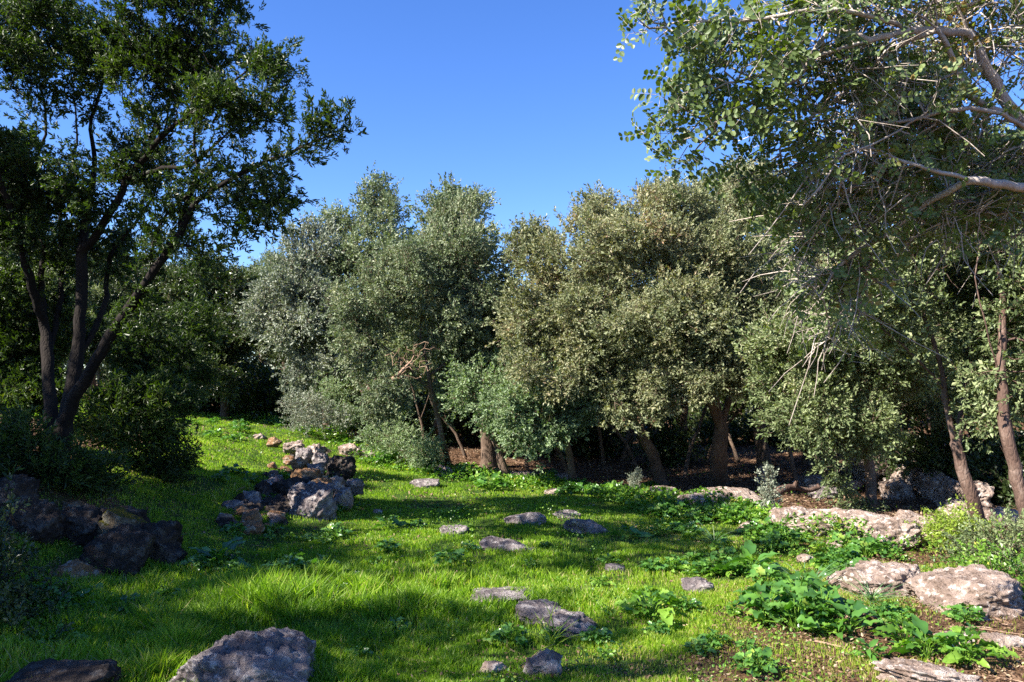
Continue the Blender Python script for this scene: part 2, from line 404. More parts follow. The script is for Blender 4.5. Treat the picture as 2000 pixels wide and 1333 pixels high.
def build_grass():
    n = 1500000
    x, y = scatter(n, -0.80, 0.80, 3.3, 24)
    L_ = inside_lawn(x, y); s = soilness(x, y)
    pat = n2(x, y, 3.1, 40, 3)
    keep = R0.random(n) < L_ * np.clip(1.12 - 1.25 * s, 0.03, 1) * np.clip(0.15 + 3.4 * (pat - 0.33), 0.12, 1)
    x, y, pat = x[keep], y[keep], pat[keep]
    n = len(x)
    z = T(x, y)
    tall = n2(x, y, 0.8, 50, 3)
    # long soft grass in the bright patch on the near left
    patch = np.exp(-(((x + 1.9) / 1.5) ** 2 + ((y - 6.1) / 1.1) ** 2)) + 0.6 * np.exp(-(((x + 2.1) / 1.0) ** 2 + ((y - 4.4) / 0.7) ** 2))
    h = (0.016 + 0.045 * tall ** 1.5 + 0.13 * np.clip(patch, 0, 1) * (0.5 + 0.9 * tall)) * (0.5 + 1.0 * R0.random(n)) * (0.75 + 0.6 * pat)
    h *= 0.55 + 0.9 * np.clip((n2(x, y, 5.5, 44, 2) - 0.3) * 1.8, 0, 1)
    h *= np.clip(1.0 - 0.35 * np.clip((x - 0.5) / 2, 0, 1), 0.5, 1)
    wd = 0.0009 * y ** 0.75 * (0.7 + 0.6 * R0.random(n)) * np.clip(h / 0.05, 0.75, 1.5)
    az = R0.random(n) * 2 * math.pi
    laz = R0.random(n) * 2 * math.pi
    lean = h * (0.15 + 0.75 * R0.random(n) ** 1.5)
    dx, dy = np.cos(az) * wd, np.sin(az) * wd
    lx, ly = np.cos(laz) * lean, np.sin(laz) * lean
    V = np.empty((n, 5, 3), np.float32)
    V[:, 0] = np.stack([x - dx, y - dy, z - 0.01], 1)
    V[:, 1] = np.stack([x + dx, y + dy, z - 0.01], 1)
    V[:, 2] = np.stack([x + dx * .8 + lx * .3, y + dy * .8 + ly * .3, z + h * .6], 1)
    V[:, 3] = np.stack([x - dx * .8 + lx * .3, y - dy * .8 + ly * .3, z + h * .6], 1)
    V[:, 4] = np.stack([x + lx, y + ly, z + h], 1)
    b = np.arange(n) * 5
    q = np.stack([b, b + 1, b + 2, b + 3], 1); t = np.stack([b + 3, b + 2, b + 4], 1)
    dry = n2(x, y, 1.3, 61, 3)
    rv = np.clip(0.08 + 0.62 * R0.random(n) + 1.0 * (dry - 0.5) + 0.16 * np.clip((x - 0.3) / 1.5, 0, 1) - 0.12 * patch + (R0.random(n) < 0.05 + 0.12 * np.clip((n2(x, y, 2.3, 63, 3) - .5) * 6, 0, 1) + 0.10 * np.clip(soilness(x, y), 0, 1)) * 0.5, 0, 1)
    o = mesh_obj('grass', V.reshape(-1, 3), [q, t], M['grass'], rnd=np.repeat(rv, 5))
    tag(o, 'short bright green grass covering the open glade', 'grass', kind='stuff')
build_grass()

def leaf_soup(name, x, y, z, size, tilt, mat, rv, aspect=0.6, label=None, cat=None):
    """simple folded leaves lying or standing at points"""
    n = len(x)
    az = R0.random(n) * 2 * math.pi
    t = tilt
    d = np.stack([np.cos(az) * np.cos(t), np.sin(az) * np.cos(t), np.sin(t)], 1)
    s = np.stack([-np.sin(az), np.cos(az), np.zeros(n)], 1)
    roll = R0.normal(0, 0.5, n)[:, None]
    up = np.cross(d, s) * -1
    s = s * np.cos(roll) + up * np.sin(roll)
    up = np.cross(s, d)
    p = np.stack([x, y, z], 1)
    l = size[:, None]
    w_ = l * aspect * 0.5
    V = np.empty((n, 6, 3), np.float32)
    V[:, 0] = p
    V[:, 1] = p + d * l * .35 + s * w_ + up * l * .10
    V[:, 2] = p + d * l * .75 + s * w_ * .8 + up * l * .06
    V[:, 3] = p + d * l - up * l * .08
    V[:, 4] = p + d * l * .75 - s * w_ * .8 + up * l * .06
    V[:, 5] = p + d * l * .35 - s * w_ + up * l * .10
    b = np.arange(n) * 6
    q1 = np.stack([b, b + 3, b + 2, b + 1], 1); q2 = np.stack([b, b + 5, b + 4, b + 3], 1)
    o = mesh_obj(name, V.reshape(-1, 3), [q1, q2], mat, rnd=np.repeat(rv, 6))
    return tag(o, label, cat, kind='stuff')

def build_cover():
    n = 420000
    x, y = scatter(n, -0.8, 0.8, 3.3, 22)
    L_ = inside_lawn(x, y)
    ye = np.interp(x, EDGE[:, 0], EDGE[:, 1])
    band = 1.15 * np.exp(-((ye - 0.8 - y) / 1.0) ** 2)                    # tangle of herbs along the rocks
    right = np.clip((x - 1.2) / 1.2, 0, 1) * np.clip((y - 4) / 1, 0, 1)
    cl = n2(x, y, 1.9, 70, 4)
    prob = np.clip((cl - 0.54 + 0.40 * band + 0.10 * right) * 5, 0, 1) * (0.12 + 0.88 * L_)
    k = R0.random(n) < prob * np.clip(0.25 + band * 0.9 + 0.45 * right, 0, 1) * (1 - 0.85 * soilness(x, y))
    x, y, band, cl = x[k], y[k], band[k], cl[k]
    n = len(x)
    hh = np.clip((cl - 0.45) * 0.5 + 0.10 * band, 0.0, 0.3)
    z = T(x, y) + 0.02 + hh * R0.random(n) ** 0.6
    size = (0.012 + 0.028 * R0.random(n) ** 2) * (0.8 + 0.8 * band) * np.clip(y / 9, 0.8, 1.5)
    leaf_soup('ground_cover', x, y, z, size, R0.normal(0.25, 0.5, n), M['cover'], R0.random(n) ** 1.2 * 0.95, 0.75, 'low tangle of small green herbs threading the lawn and its rocky edge', 'ground cover')
build_cover()

def build_litter():
    n = 240000
    x, y = scatter(n, -0.85, 0.85, 3.3, 22)
    L_ = inside_lawn(x, y); s = soilness(x, y)
    k = R0.random(n) < np.clip(0.9 * (1 - L_) + 0.5 * s * L_ + 0.015, 0, 1)
    x, y = x[k], y[k]; n = len(x)
    z = T(x, y) + 0.006 + 0.02 * R0.random(n)
    size = (0.018 + 0.022 * R0.random(n)) * np.clip(y / 9, 0.75, 1.8)
    leaf_soup('leaf_litter', x, y, z, size, R0.normal(0.0, 0.35, n), M['litter'], R0.random(n), 0.55, 'brown fallen leaves on bare earth under the trees', 'leaf litter')
build_litter()

def build_sticks():
    n = 5200
    x, y = scatter(n, -0.85, 0.85, 3.6, 22)
    k = R0.random(n) < np.clip(1.0 * (1 - inside_lawn(x, y)) + 0.25 * soilness(x, y) + 0.02, 0, 1)
    x, y = x[k], y[k]; n = len(x)
    az = R0.random(n) * 6.283; L_ = 0.06 + 0.5 * R0.random(n) ** 3; r = 0.0025 + 0.008 * R0.random(n) ** 3
    z = T(x, y) + 0.012
    d = np.stack([np.cos(az), np.sin(az), R0.normal(0, .06, n)], 1); s = np.stack([-np.sin(az), np.cos(az), np.zeros(n)], 1)
    p = np.stack([x, y, z], 1); V = []
    for q in range(4):
        c = p + d * (L_ * q / 3)[:, None] + s * (L_ * .06 * R0.normal(0, 1, n) * (q % 3 > 0))[:, None]
        for a in range(3):
            V.append(c + (r * (1 - .2 * q))[:, None] * (s * math.cos(a * 2.094) + np.array([0, 0, 1.0]) * math.sin(a * 2.094)))
    V = np.stack(V, 1).reshape(-1, 3)
    qs = np.array([(q * 3 + a, q * 3 + (a + 1) % 3, q * 3 + 3 + (a + 1) % 3, q * 3 + 3 + a) for q in range(3) for a in range(3)])
    o = mesh_obj('fallen_twigs', V, [(qs[None] + (np.arange(n) * 12)[:, None, None]).reshape(-1, 4)], M['bark_dead'])
    tag(o, 'dead twigs strewn over the leaf litter and bare earth', 'fallen twigs', kind='stuff')
build_sticks()

# ---------------------------------------------------------------- rocks
def ico(sub):
    import bmesh
    bm = bmesh.new(); bmesh.ops.create_icosphere(bm, subdivisions=sub, radius=1.0)
    V = np.array([v.co[:] for v in bm.verts]); F = np.array([[v.index for v in f.verts] for f in bm.faces])
    bm.free(); return V, F
ICO = {s: ico(s) for s in (3, 4, 5, 6)}

def rock_mesh(dims, seed, sub=5, rough=0.22, boxy=0.5, strata=0.0, tilt=(0, 0, 0)):
    V, F = ICO[sub]
    V = V.copy()
    rng = np.random.default_rng(seed)
    # squarish block cut by a few random planes, then worn
    k = np.max(np.abs(V), axis=1, keepdims=True)
    V = V * (1 - boxy) + boxy * V / k * 0.86
    for _ in range(9 if boxy < .7 else 3):
        nrm = rng.normal(size=3); nrm /= np.linalg.norm(nrm)
        lim = rng.uniform(0.62, 0.95)
        dd = V @ nrm
        V = V - np.where(dd > lim, (dd - lim) * 0.9, 0)[:, None] * nrm
    N_ = V / np.linalg.norm(V, axis=1, keepdims=True)
    o = rng.uniform(0, 50, 3)
    d1 = fbm(V * 1.5 + o, seed, 3) - 0.5
    d2 = fbm(V * 5.0 + o, seed + 9, 4, 0.6) - 0.5
    rid = 1 - np.abs(fbm(V * 2.6 + o, seed + 4, 3) * 2 - 1) * 3.0
    V = V + N_ * (rough * (1.6 * d1 + 0.75 * d2 - 0.18 * np.clip(rid, 0, 1)))[:, None]
    if strata:
        V = V + N_ * (strata * (np.abs(((V[:, 2] * 3 + d1 * 2) % 1) - 0.5) - 0.25))[:, None]
    V = V * np.array(dims) * 0.5
    pit = fbm(V * 22 + o, seed + 20, 3, 0.6) - 0.5
    V = V + N_ * (np.clip(pit, -0.5, 0.2) * min(dims) * 0.2)[:, None]
    a, b, c = tilt
    ca, sa, cb, sb, cc, sc_ = math.cos(a), math.sin(a), math.cos(b), math.sin(b), math.cos(c), math.sin(c)
    Rx = np.array([[1, 0, 0], [0, ca, -sa], [0, sa, ca]]); Ry = np.array([[cb, 0, sb], [0, 1, 0], [-sb, 0, cb]]); Rz = np.array([[cc, -sc_, 0], [sc_, cc, 0], [0, 0, 1]])
    return V @ (Rz @ Ry @ Rx).T, F

def rock(box, label, mat='limestone', seed=0, depth=None, sub=5, rough=0.24, boxy=0.45, tilt=(0, 0, 0), group=None, d=None, name='rock', deep=0.8, sink=0.25, strata=0.0):
    """box = u0,v0,u1,v1 in the photograph: gives its place on the ground and its size"""
    u0, v0, u1, v1 = box
    h = hit((u0 + u1) / 2, v1)
    if d is not None:
        h = P((u0 + u1) / 2, v1, d)
    dist = h[1]
    wd = (u1 - u0) / 1570 * dist
    ht = (v1 - v0) / 1570 * dist
    dp = depth if depth else wd * deep
    # a low rock on flat ground shows its top as well as its face
    if d is None:
        see = EYE / dist * dp * 0.38
        ht_real = max(ht - see, ht * 0.4) * .85
    else:
        ht_real = ht
    full = ht_real * (1 + sink * 1.6)
    V, F = rock_mesh((wd * (1.2 if d is None else 1.0), dp, full), seed, sub, rough, boxy, strata, tilt)
    zc = h[2] + ht_real - V[:, 2].max()
    o = mesh_obj(name, V, [F], M[mat], smooth=True, loc=(h[0], dist + dp * 0.45, zc))
    return tag(o, label, 'rock', group)

RK = [
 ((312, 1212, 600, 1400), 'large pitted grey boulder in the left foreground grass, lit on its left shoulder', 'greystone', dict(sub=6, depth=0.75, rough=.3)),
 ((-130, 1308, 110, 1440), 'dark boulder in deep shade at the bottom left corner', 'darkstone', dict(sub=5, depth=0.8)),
 ((1022, 1266, 1094, 1326), 'small rounded grey rock beside the yellowing grass tuft in the near lawn', 'greystone', dict()),
 ((938, 1292, 986, 1322), 'flat pale stone just left of the rounded rock in the near lawn', 'limestone', dict()),
 ((925, 1150, 1035, 1182), 'upper knobbly piece of the long diagonal outcrop in the near lawn', 'greystone', dict(rough=.35, depth=.45)),
 ((1020, 1168, 1110, 1222), 'middle ridge of the long diagonal outcrop in the near lawn', 'greystone', dict(rough=.3, tilt=(0, .3, -.35), depth=.5)),
 ((1080, 1200, 1165, 1252), 'low streaked end of the diagonal outcrop, beside the yellowing grass tuft', 'greystone', dict(rough=.3, tilt=(0, .25, -.4), strata=.25, depth=.5)),
 ((866, 1130, 890, 1146), 'small pale stone alone in the lawn above the diagonal outcrop', 'limestone', dict(sub=4)),
 ((862, 1022, 913, 1048), 'small peaked pale rock in the shaded middle of the lawn', 'greystone', dict()),
 ((992, 996, 1062, 1028), 'pyramid shaped pale rock in the middle of the lawn', 'greystone', dict()),
 ((1082, 996, 1134, 1014), 'short low rock touching the long rock in the middle of the lawn', 'greystone', dict()),
 ((1108, 1006, 1190, 1044), 'long pale rock sloping to the right in the middle of the lawn', 'greystone', dict(tilt=(0, .3, 0))),
 ((946, 1048, 1050, 1082), 'long flat strip of rock lying in the shaded lawn', 'greystone', dict(tilt=(0, .2, -.2), depth=.3)),
 ((728, 993, 748, 1006), 'tiny pale stone on the lawn right of the tumbled wall', 'limestone', dict(sub=4)),
 ((1066, 952, 1102, 968), 'small pink-white rock at the edge of the herb tangle', 'limestone', dict(sub=4)),
 ((1185, 1100, 1222, 1120), 'flat little rock half sunk in the shaded lawn', 'greystone', dict(sub=4)),
 ((1338, 1128, 1396, 1162), 'small bluish rock at the edge of the shade left of the broad-leaved clump', 'greystone', dict(rough=.34)),
 ((800, 933, 856, 954), 'low flat rock in the shaded turf behind the tumbled wall', 'greystone', dict()),
 ((848, 904, 902, 934), 'long pale rock at the foot of the slender forked tree', 'limestone', dict(tilt=(0, .3, 0))),
 ((660, 862, 704, 892), 'pale rock at the foot of the grey bushes', 'limestone', dict()),
 ((696, 876, 730, 896), 'smaller pale stone leaning on the pale rock by the grey bushes', 'limestone', dict(sub=4)),
 ((985, 918, 1042, 938), 'pale flat rock at the foot of the leaning oak trunk', 'limestone', dict()),
 ((1083, 922, 1126, 942), 'pale stone showing through herbs at the wood edge', 'limestone', dict()),
 ((1250, 946, 1324, 978), 'rounded pink-white boulder on the wood edge before the shaded trunks', 'limestone', dict()),
 ((1334, 958, 1402, 994), 'left boulder of the pale pair in front of the thick oak trunk', 'limestone', dict()),
 ((1380, 948, 1492, 990), 'broad pale boulder of the pair in front of the thick oak trunk', 'limestone', dict()),
 ((1448, 1016, 1506, 1036), 'flat white rock among the herbs below the grey sapling', 'limestone', dict()),
 ((1520, 984, 1606, 1034), 'smooth pale rock right of the grey sapling', 'limestone', dict()),
 ((1580, 988, 1760, 1056), 'largest pale limestone hump on the right edge of the glade', 'limestone', dict(sub=6, rough=.3)),
 ((1700, 1000, 1826, 1078), 'broken shadow-flecked rock with knobs right of the largest pale hump', 'limestone', dict(sub=6, rough=.42)),
 ((1622, 1054, 1652, 1074), 'small white stone in the herbs before the largest pale hump', 'limestone', dict(sub=4)),
 ((1668, 1088, 1842, 1170), 'wide flat limestone slab with a shadowed right end, on the brown earth', 'limestone', dict(sub=6, rough=.26, depth=.7)),
 ((1850, 1096, 2075, 1212), 'big limestone boulder with a plant growing in its hollow at the right edge', 'limestone', dict(sub=6, rough=.26, depth=.9)),
 ((1745, 1292, 1930, 1350), 'long striped limestone bar at the bottom right', 'limestone', dict(sub=6, tilt=(0, .16, -.1), depth=.3, strata=.3)),
 ((1842, 1232, 1908, 1262), 'flat stone sunk in the brown earth above the striped bar', 'limestone', dict()),
 ((1936, 1236, 2010, 1272), 'flat stone at the right edge below the big boulder', 'limestone', dict()),
 ((1560, 1082, 1592, 1100), 'small reddish stone among the herbs left of the flat slab', 'limestone', dict(sub=4)),
 ((1712, 884, 1800, 962), 'tall shadow-striped rock face in the wood behind the forked reddish trunk', 'limestone', dict(sub=6, d=13.5, depth=1.6, rough=.4)),
 ((1772, 900, 1832, 958), 'upright sunlit boulder next to the tall rock face', 'limestone', dict(d=12.6, rough=.4, depth=.7)),
 ((1808, 918, 1872, 966), 'speckled low boulder between the tall rock face and the forked trunk', 'limestone', dict(d=12.2, rough=.4, depth=.8)),
 ((1688, 902, 1742, 952), 'dim block of the rocky bank behind the single mottled trunk', 'limestone', dict(d=13.6, rough=.4, depth=.7)),
 ((1738, 934, 1800, 980), 'shadow-flecked boulder at the foot of the tall rock face', 'limestone', dict(d=12.4, rough=.4, depth=.7)),
 ((1836, 934, 1890, 980), 'sunlit knob of the rocky bank just behind the forked trunk', 'limestone', dict(d=11.8, rough=.4, depth=.6)),
 ((1886, 944, 1956, 990), 'speckled boulder of the bank between the two reddish trunks', 'limestone', dict(d=11.2, rough=.4, depth=.7)),
 ((1868, 988, 1936, 1024), 'low rock on the forest floor between the two reddish trunks', 'limestone', dict(d=9.6, rough=.36, depth=.6)),
 ((1588, 952, 1652, 978), 'low grey rock in shade left of the single mottled trunk', 'greystone', dict(d=12.6, rough=.36, depth=.6)),
 ((1806, 1012, 1860, 1052), 'dark-sided rock between the broken knobbly rock and the yellow-green bush', 'limestone', dict(d=9.0, rough=.36, depth=.5)),
 ((1812, 872, 1880, 930), 'upper boulder of the rocky bank half hidden by leaves', 'limestone', dict(d=14.5, rough=.4, depth=1.0)),
 ((1760, 992, 1812, 1032), 'leaning wedge of rock in the wood behind the broken knobbly rock', 'limestone', dict(tilt=(0, .3, 0))),
 ((1938, 984, 2010, 1028), 'pale boulder at the right edge between the two reddish trunks', 'limestone', dict()),
 ((1840, 972, 1900, 1000), 'shaded boulder on the forest floor behind the forked trunk', 'limestone', dict()),
 ((1484, 902, 1514, 950), 'small upright pointed stone standing in the dark of the wood', 'limestone', dict(sub=4)),
 ((1560, 925, 1640, 955), 'dim low boulder on the forest floor left of the thin oak trunk', 'limestone', dict()),
 ((1640, 935, 1690, 962), 'dim small boulder on the forest floor touching the thin oak trunk', 'limestone', dict(sub=4)),
]
for k, (bx, lb, mt, kw) in enumerate(RK):
    rock(bx, lb, mt, seed=100 + k * 7, **kw)

# the tumbled terrace wall in the left middle: big stones one by one
WALL = [
 ((545, 946, 652, 1040), 'largest smooth grey boulder of the tumbled wall', 'greystone', 9.7, .7),
 ((470, 975, 570, 1052), 'dark boulder left of the largest one in the tumbled wall', 'darkstone', 9.6, .7),
 ((520, 938, 592, 975), 'flat-topped dark stone on top of the tumbled wall', 'darkstone', 10.4, .7),
 ((488, 944, 530, 992), 'dark rounded stone at the upper left of the tumbled wall', 'darkstone', 10.2, .6),
 ((556, 918, 618, 948), 'ochre streaked slab lying across the tumbled wall', 'orangestone', 11.0, .5),
 ((600, 936, 642, 966), 'ochre stone wedged right of the flat-topped stone', 'orangestone', 10.6, .4),
 ((634, 932, 668, 962), 'pale stone spilled at the right foot of the tumbled wall', 'limestone', 10.9, .4),
 ((664, 938, 706, 970), 'outermost grey stone spilled onto the lawn from the wall', 'greystone', 11.2, .4),
 ((628, 892, 686, 932), 'big dark angular rock at the far right of the tumbled wall', 'darkstone', 12.6, .6),
 ((572, 876, 606, 904), 'blocky grey stone at the far end of the tumbled wall', 'greystone', 13.2, .4),
 ((582, 868, 632, 896), 'light-topped stone behind the blocky grey one', 'limestone', 13.7, .4),
 ((604, 884, 640, 916), 'blue-grey stone leaning on the big dark angular rock', 'greystone', 13.0, .4),
 ((548, 862, 590, 884), 'flat pale stone in the grass at the far end of the wall', 'limestone', 14.3, .4),
 ((518, 854, 548, 872), 'yellowish small stone at the far end of the wall', 'orangestone', 14.9, .3),
 ((490, 847, 516, 860), 'farthest pinkish stone of the wall, beside the track', 'limestone', 15.8, .3),
 ((395, 982, 412, 1002), 'small grey stone alone in the dark grass left of the wall', 'greystone', 9.6, .25),
 ((410, 1018, 460, 1050), 'pinkish stone with a bright left tip at the near end of the wall', 'limestone', 8.9, .35),
 ((440, 990, 500, 1045), 'dark low boulder at the near end of the tumbled wall', 'darkstone', 9.3, .6),
 ((440, 1030, 520, 1062), 'low brown stone at the front foot of the tumbled wall', 'darkstone', 8.9, .5),
 ((500, 1010, 560, 1056), 'squarish dark stone in front of the largest wall boulder', 'darkstone', 9.2, .4),
 ((592, 905, 632, 930), 'grey stone between the two halves of the tumbled wall', 'greystone', 11.9, .4),
 ((560, 895, 600, 918), 'brown stone between the two halves of the tumbled wall', 'orangestone', 12.1, .4),
 ((640, 955, 690, 985), 'pale slab at the right toe of the tumbled wall', 'limestone', 10.4, .4),
 ((375, 1010, 405, 1040), 'small dark stone near the pinkish stone', 'darkstone', 9.0, .3),
]
for k, (bx, lb, mt, d, dp) in enumerate(WALL):
    rock(bx, lb, mt, seed=500 + 3 * k, d=d, depth=dp, rough=.26, boxy=.6, sink=.3)
rub_src = None
for k in range(110):                                   # rubble between the big stones
    t = random.random()
    u = 480 + 190 * random.random(); v = 1035 - 150 * t + random.uniform(-12, 12); u = 455 + 150 * t + random.uniform(-45, 75)
    h = hit(u, v)
    if rub_src is None:
        V, F = rock_mesh((.2, .16, .13), 901, 4, .3, .6)
        protos = []
        for q in range(4):
            V, F = rock_mesh((.22, .17, .13), 901 + q, 4, .3, .6)
            protos.append(mesh_obj('rubble_stone', V, [F], M[('greystone', 'limestone', 'darkstone', 'orangestone')[q]], smooth=True))
        rub_src = protos
    o = rub_src[k] if k < 4 else rub_src[random.randrange(4)].copy()
    if k >= 4: C.collection.objects.link(o)
    s = random.uniform(.4, 1.0) * (1.6 if random.random() < .25 else 1)
    o.location = (h[0], h[1], h[2] + .03 * s); o.rotation_euler = (random.uniform(-.4, .4), random.uniform(-.4, .4), random.uniform(0, 6)); o.scale = (s, s, s)
    tag(o, 'fist-sized rubble stone lying among the boulders of the tumbled wall', 'stone', 'rubble of the tumbled wall')

# slab pile on the near left
PILE = [
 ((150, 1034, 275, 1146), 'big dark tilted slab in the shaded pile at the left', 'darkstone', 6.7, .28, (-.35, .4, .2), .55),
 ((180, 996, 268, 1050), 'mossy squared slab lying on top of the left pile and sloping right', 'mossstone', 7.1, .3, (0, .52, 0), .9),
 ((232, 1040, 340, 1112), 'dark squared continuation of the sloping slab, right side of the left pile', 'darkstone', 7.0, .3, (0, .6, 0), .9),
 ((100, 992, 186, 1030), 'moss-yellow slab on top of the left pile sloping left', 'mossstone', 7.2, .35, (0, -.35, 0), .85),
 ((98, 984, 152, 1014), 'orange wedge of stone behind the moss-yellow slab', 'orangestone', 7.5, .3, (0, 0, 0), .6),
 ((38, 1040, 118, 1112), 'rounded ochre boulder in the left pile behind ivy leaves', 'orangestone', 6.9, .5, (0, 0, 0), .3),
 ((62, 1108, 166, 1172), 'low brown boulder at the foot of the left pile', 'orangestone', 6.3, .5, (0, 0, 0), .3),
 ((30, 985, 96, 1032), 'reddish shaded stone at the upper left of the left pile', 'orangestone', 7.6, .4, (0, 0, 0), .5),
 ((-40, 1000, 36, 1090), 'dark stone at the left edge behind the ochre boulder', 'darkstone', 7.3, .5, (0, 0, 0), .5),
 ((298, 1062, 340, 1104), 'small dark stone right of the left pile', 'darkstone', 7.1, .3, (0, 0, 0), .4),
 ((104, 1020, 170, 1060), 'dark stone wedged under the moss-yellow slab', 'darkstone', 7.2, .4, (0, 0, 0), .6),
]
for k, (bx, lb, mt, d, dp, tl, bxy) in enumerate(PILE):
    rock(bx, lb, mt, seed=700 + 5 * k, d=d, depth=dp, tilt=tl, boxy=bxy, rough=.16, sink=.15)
def pile_fill():
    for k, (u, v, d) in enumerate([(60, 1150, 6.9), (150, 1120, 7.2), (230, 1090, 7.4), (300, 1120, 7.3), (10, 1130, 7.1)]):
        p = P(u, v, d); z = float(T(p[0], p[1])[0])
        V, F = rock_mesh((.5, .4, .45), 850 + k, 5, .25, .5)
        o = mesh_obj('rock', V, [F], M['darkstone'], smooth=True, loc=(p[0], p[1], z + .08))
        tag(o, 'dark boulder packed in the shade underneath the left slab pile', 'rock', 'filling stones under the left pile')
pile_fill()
TALK = False
ATTX = 1.25
PERX = {'oak': 4.2, 'oakfar': 4.2, 'lance': 3.0, 'carob': 2, 'small': 4}
SPX = {'oak': 1.9, 'oakfar': 2.1, 'lance': 1.5, 'carob': .8, 'small': 2}
# ---------------------------------------------------------------- trees
def in_lobes(n, lobes, rng, shell=0.35, hollow_noise=0.0, seed=0, cl=22):
    """attraction points spread through a union of ellipsoids (cx,cy,cz,rx,ry,rz)"""
    L_ = np.array(lobes, float)
    vol = L_[:, 3] * L_[:, 4] * L_[:, 5]
    wt = vol ** 0.8; wt /= wt.sum()
    k = rng.choice(len(L_), n, p=wt)
    d = rng.normal(size=(n, 3)); d /= np.linalg.norm(d, axis=1, keepdims=True)
    r = rng.random(n) ** shell
    p = L_[k, :3] + d * r[:, None] * L_[k, 3:]
    # gather them into sprays a few decimetres across, so that gaps stay between
    nc = max(8, n // cl)
    cen_ = p[:nc]
    j = rng.integers(0, nc, n)
    sg = .5 * (np.prod(L_[:, 3:].mean(0)) ** (1 / 3)) * .42
    p = cen_[j] + rng.normal(size=(n, 3)) * np.array([sg, sg, sg * .62]) * rng.uniform(.5, 1.2, nc)[j][:, None]
    if hollow_noise:
        q = fbm(p * 1.5, seed, 2)
        p = p[q > hollow_noise]
    return p

def colonize(paths, att, step=0.22, kill=0.4, iters=90, rng=None, wob=0.25, up=0.05, maxn=9000):
    """grow branches from given limb polylines towards attraction points; returns positions, parents"""
    pos, par, RNG = [], [], []
    for path in paths:
        a0 = len(pos)
                                        # path: list of points; ('at', idx) start handled by nearest node
        prev = -1
        pts = [np.asarray(p, float) for p in path]
        if pos:
            A = np.array(pos); prev = int(np.argmin(np.linalg.norm(A - pts[0], axis=1)))
            seq = [A[prev]] + pts[1:]
        else:
            pos.append(pts[0]); par.append(-1); prev = 0; seq = pts
        # smooth the polyline by Catmull-Rom
        for k in range(len(seq) - 1):
            p0 = seq[max(k - 1, 0)]; p1 = seq[k]; p2 = seq[k + 1]; p3 = seq[min(k + 2, len(seq) - 1)]
            m = max(1, int(round(np.linalg.norm(p2 - p1) / step)))
            for j in range(1, m + 1):
                t = j / m
                q = 0.5 * ((2 * p1) + (-p0 + p2) * t + (2 * p0 - 5 * p1 + 4 * p2 - p3) * t * t + (-p0 + 3 * p1 - 3 * p2 + p3) * t ** 3)
                q = q + rng.normal(0, step * 0.05, 3)
                pos.append(q); par.append(prev); prev = len(pos) - 1
        RNG.append((a0, len(pos)))
    pos = np.array(pos); par = list(par)
    cap = maxn
    N_ = np.empty((cap, 3)); N_[:len(pos)] = pos; n = len(pos)
    alive = np.ones(len(att), bool)
    bd = np.full(len(att), 1e9); bi = np.zeros(len(att), int)
    def upd(lo, hi):
        for s in range(lo, hi, 400):
            e = min(s + 400, hi)
            D = np.linalg.norm(att[:, None, :] - N_[None, s:e, :], axis=2)
            j = D.argmin(1); m = D[np.arange(len(att)), j]
            c = m < bd; bd[c] = m[c]; bi[c] = j[c] + s
    upd(0, n)
    for it in range(iters):
        alive &= bd > kill
        if not alive.any() or n > cap - 600: break
        idx = bi[alive]
        v = att[alive] - N_[idx]; v /= np.linalg.norm(v, axis=1, keepdims=True) + 1e-9
        uq, inv = np.unique(idx, return_inverse=True)
        S = np.zeros((len(uq), 3)); np.add.at(S, inv, v)
        S /= np.linalg.norm(S, axis=1, keepdims=True) + 1e-9
        S += rng.normal(0, wob, S.shape); S[:, 2] += up
        S /= np.linalg.norm(S, axis=1, keepdims=True) + 1e-9
        new = N_[uq] + S * step
        N_[n:n + len(new)] = new; par.extend(uq.tolist())
        upd(n, n + len(new)); n += len(new)
    colonize.limbs = RNG
    return N_[:n].copy(), np.array(par)

def radii(pos, par, r_tip, r_root, fixed_n=None):
    n = len(pos)
    w_ = np.ones(n)
    kids = np.zeros(n, int)
    for i in range(n - 1, 0, -1):
        if par[i] >= 0: kids[par[i]] += 1
    cnt = np.where(kids == 0, 1.0, 0.0)
    for i in range(n - 1, 0, -1): cnt[par[i]] += cnt[i]
    e = math.log(max(r_root / r_tip, 1.5)) / math.log(max(cnt[0], 2))
    r = r_tip * np.maximum(cnt, 1) ** e
    ln = np.zeros(n)
    for i in range(1, n): ln[i] = ln[par[i]] + np.linalg.norm(pos[i] - pos[par[i]])
    r = np.maximum(r * (1 - 0.62 * np.clip(ln / (ln.max() * 0.75), 0, 1) ** 0.8), r_tip * .8)
    return r, kids, cnt

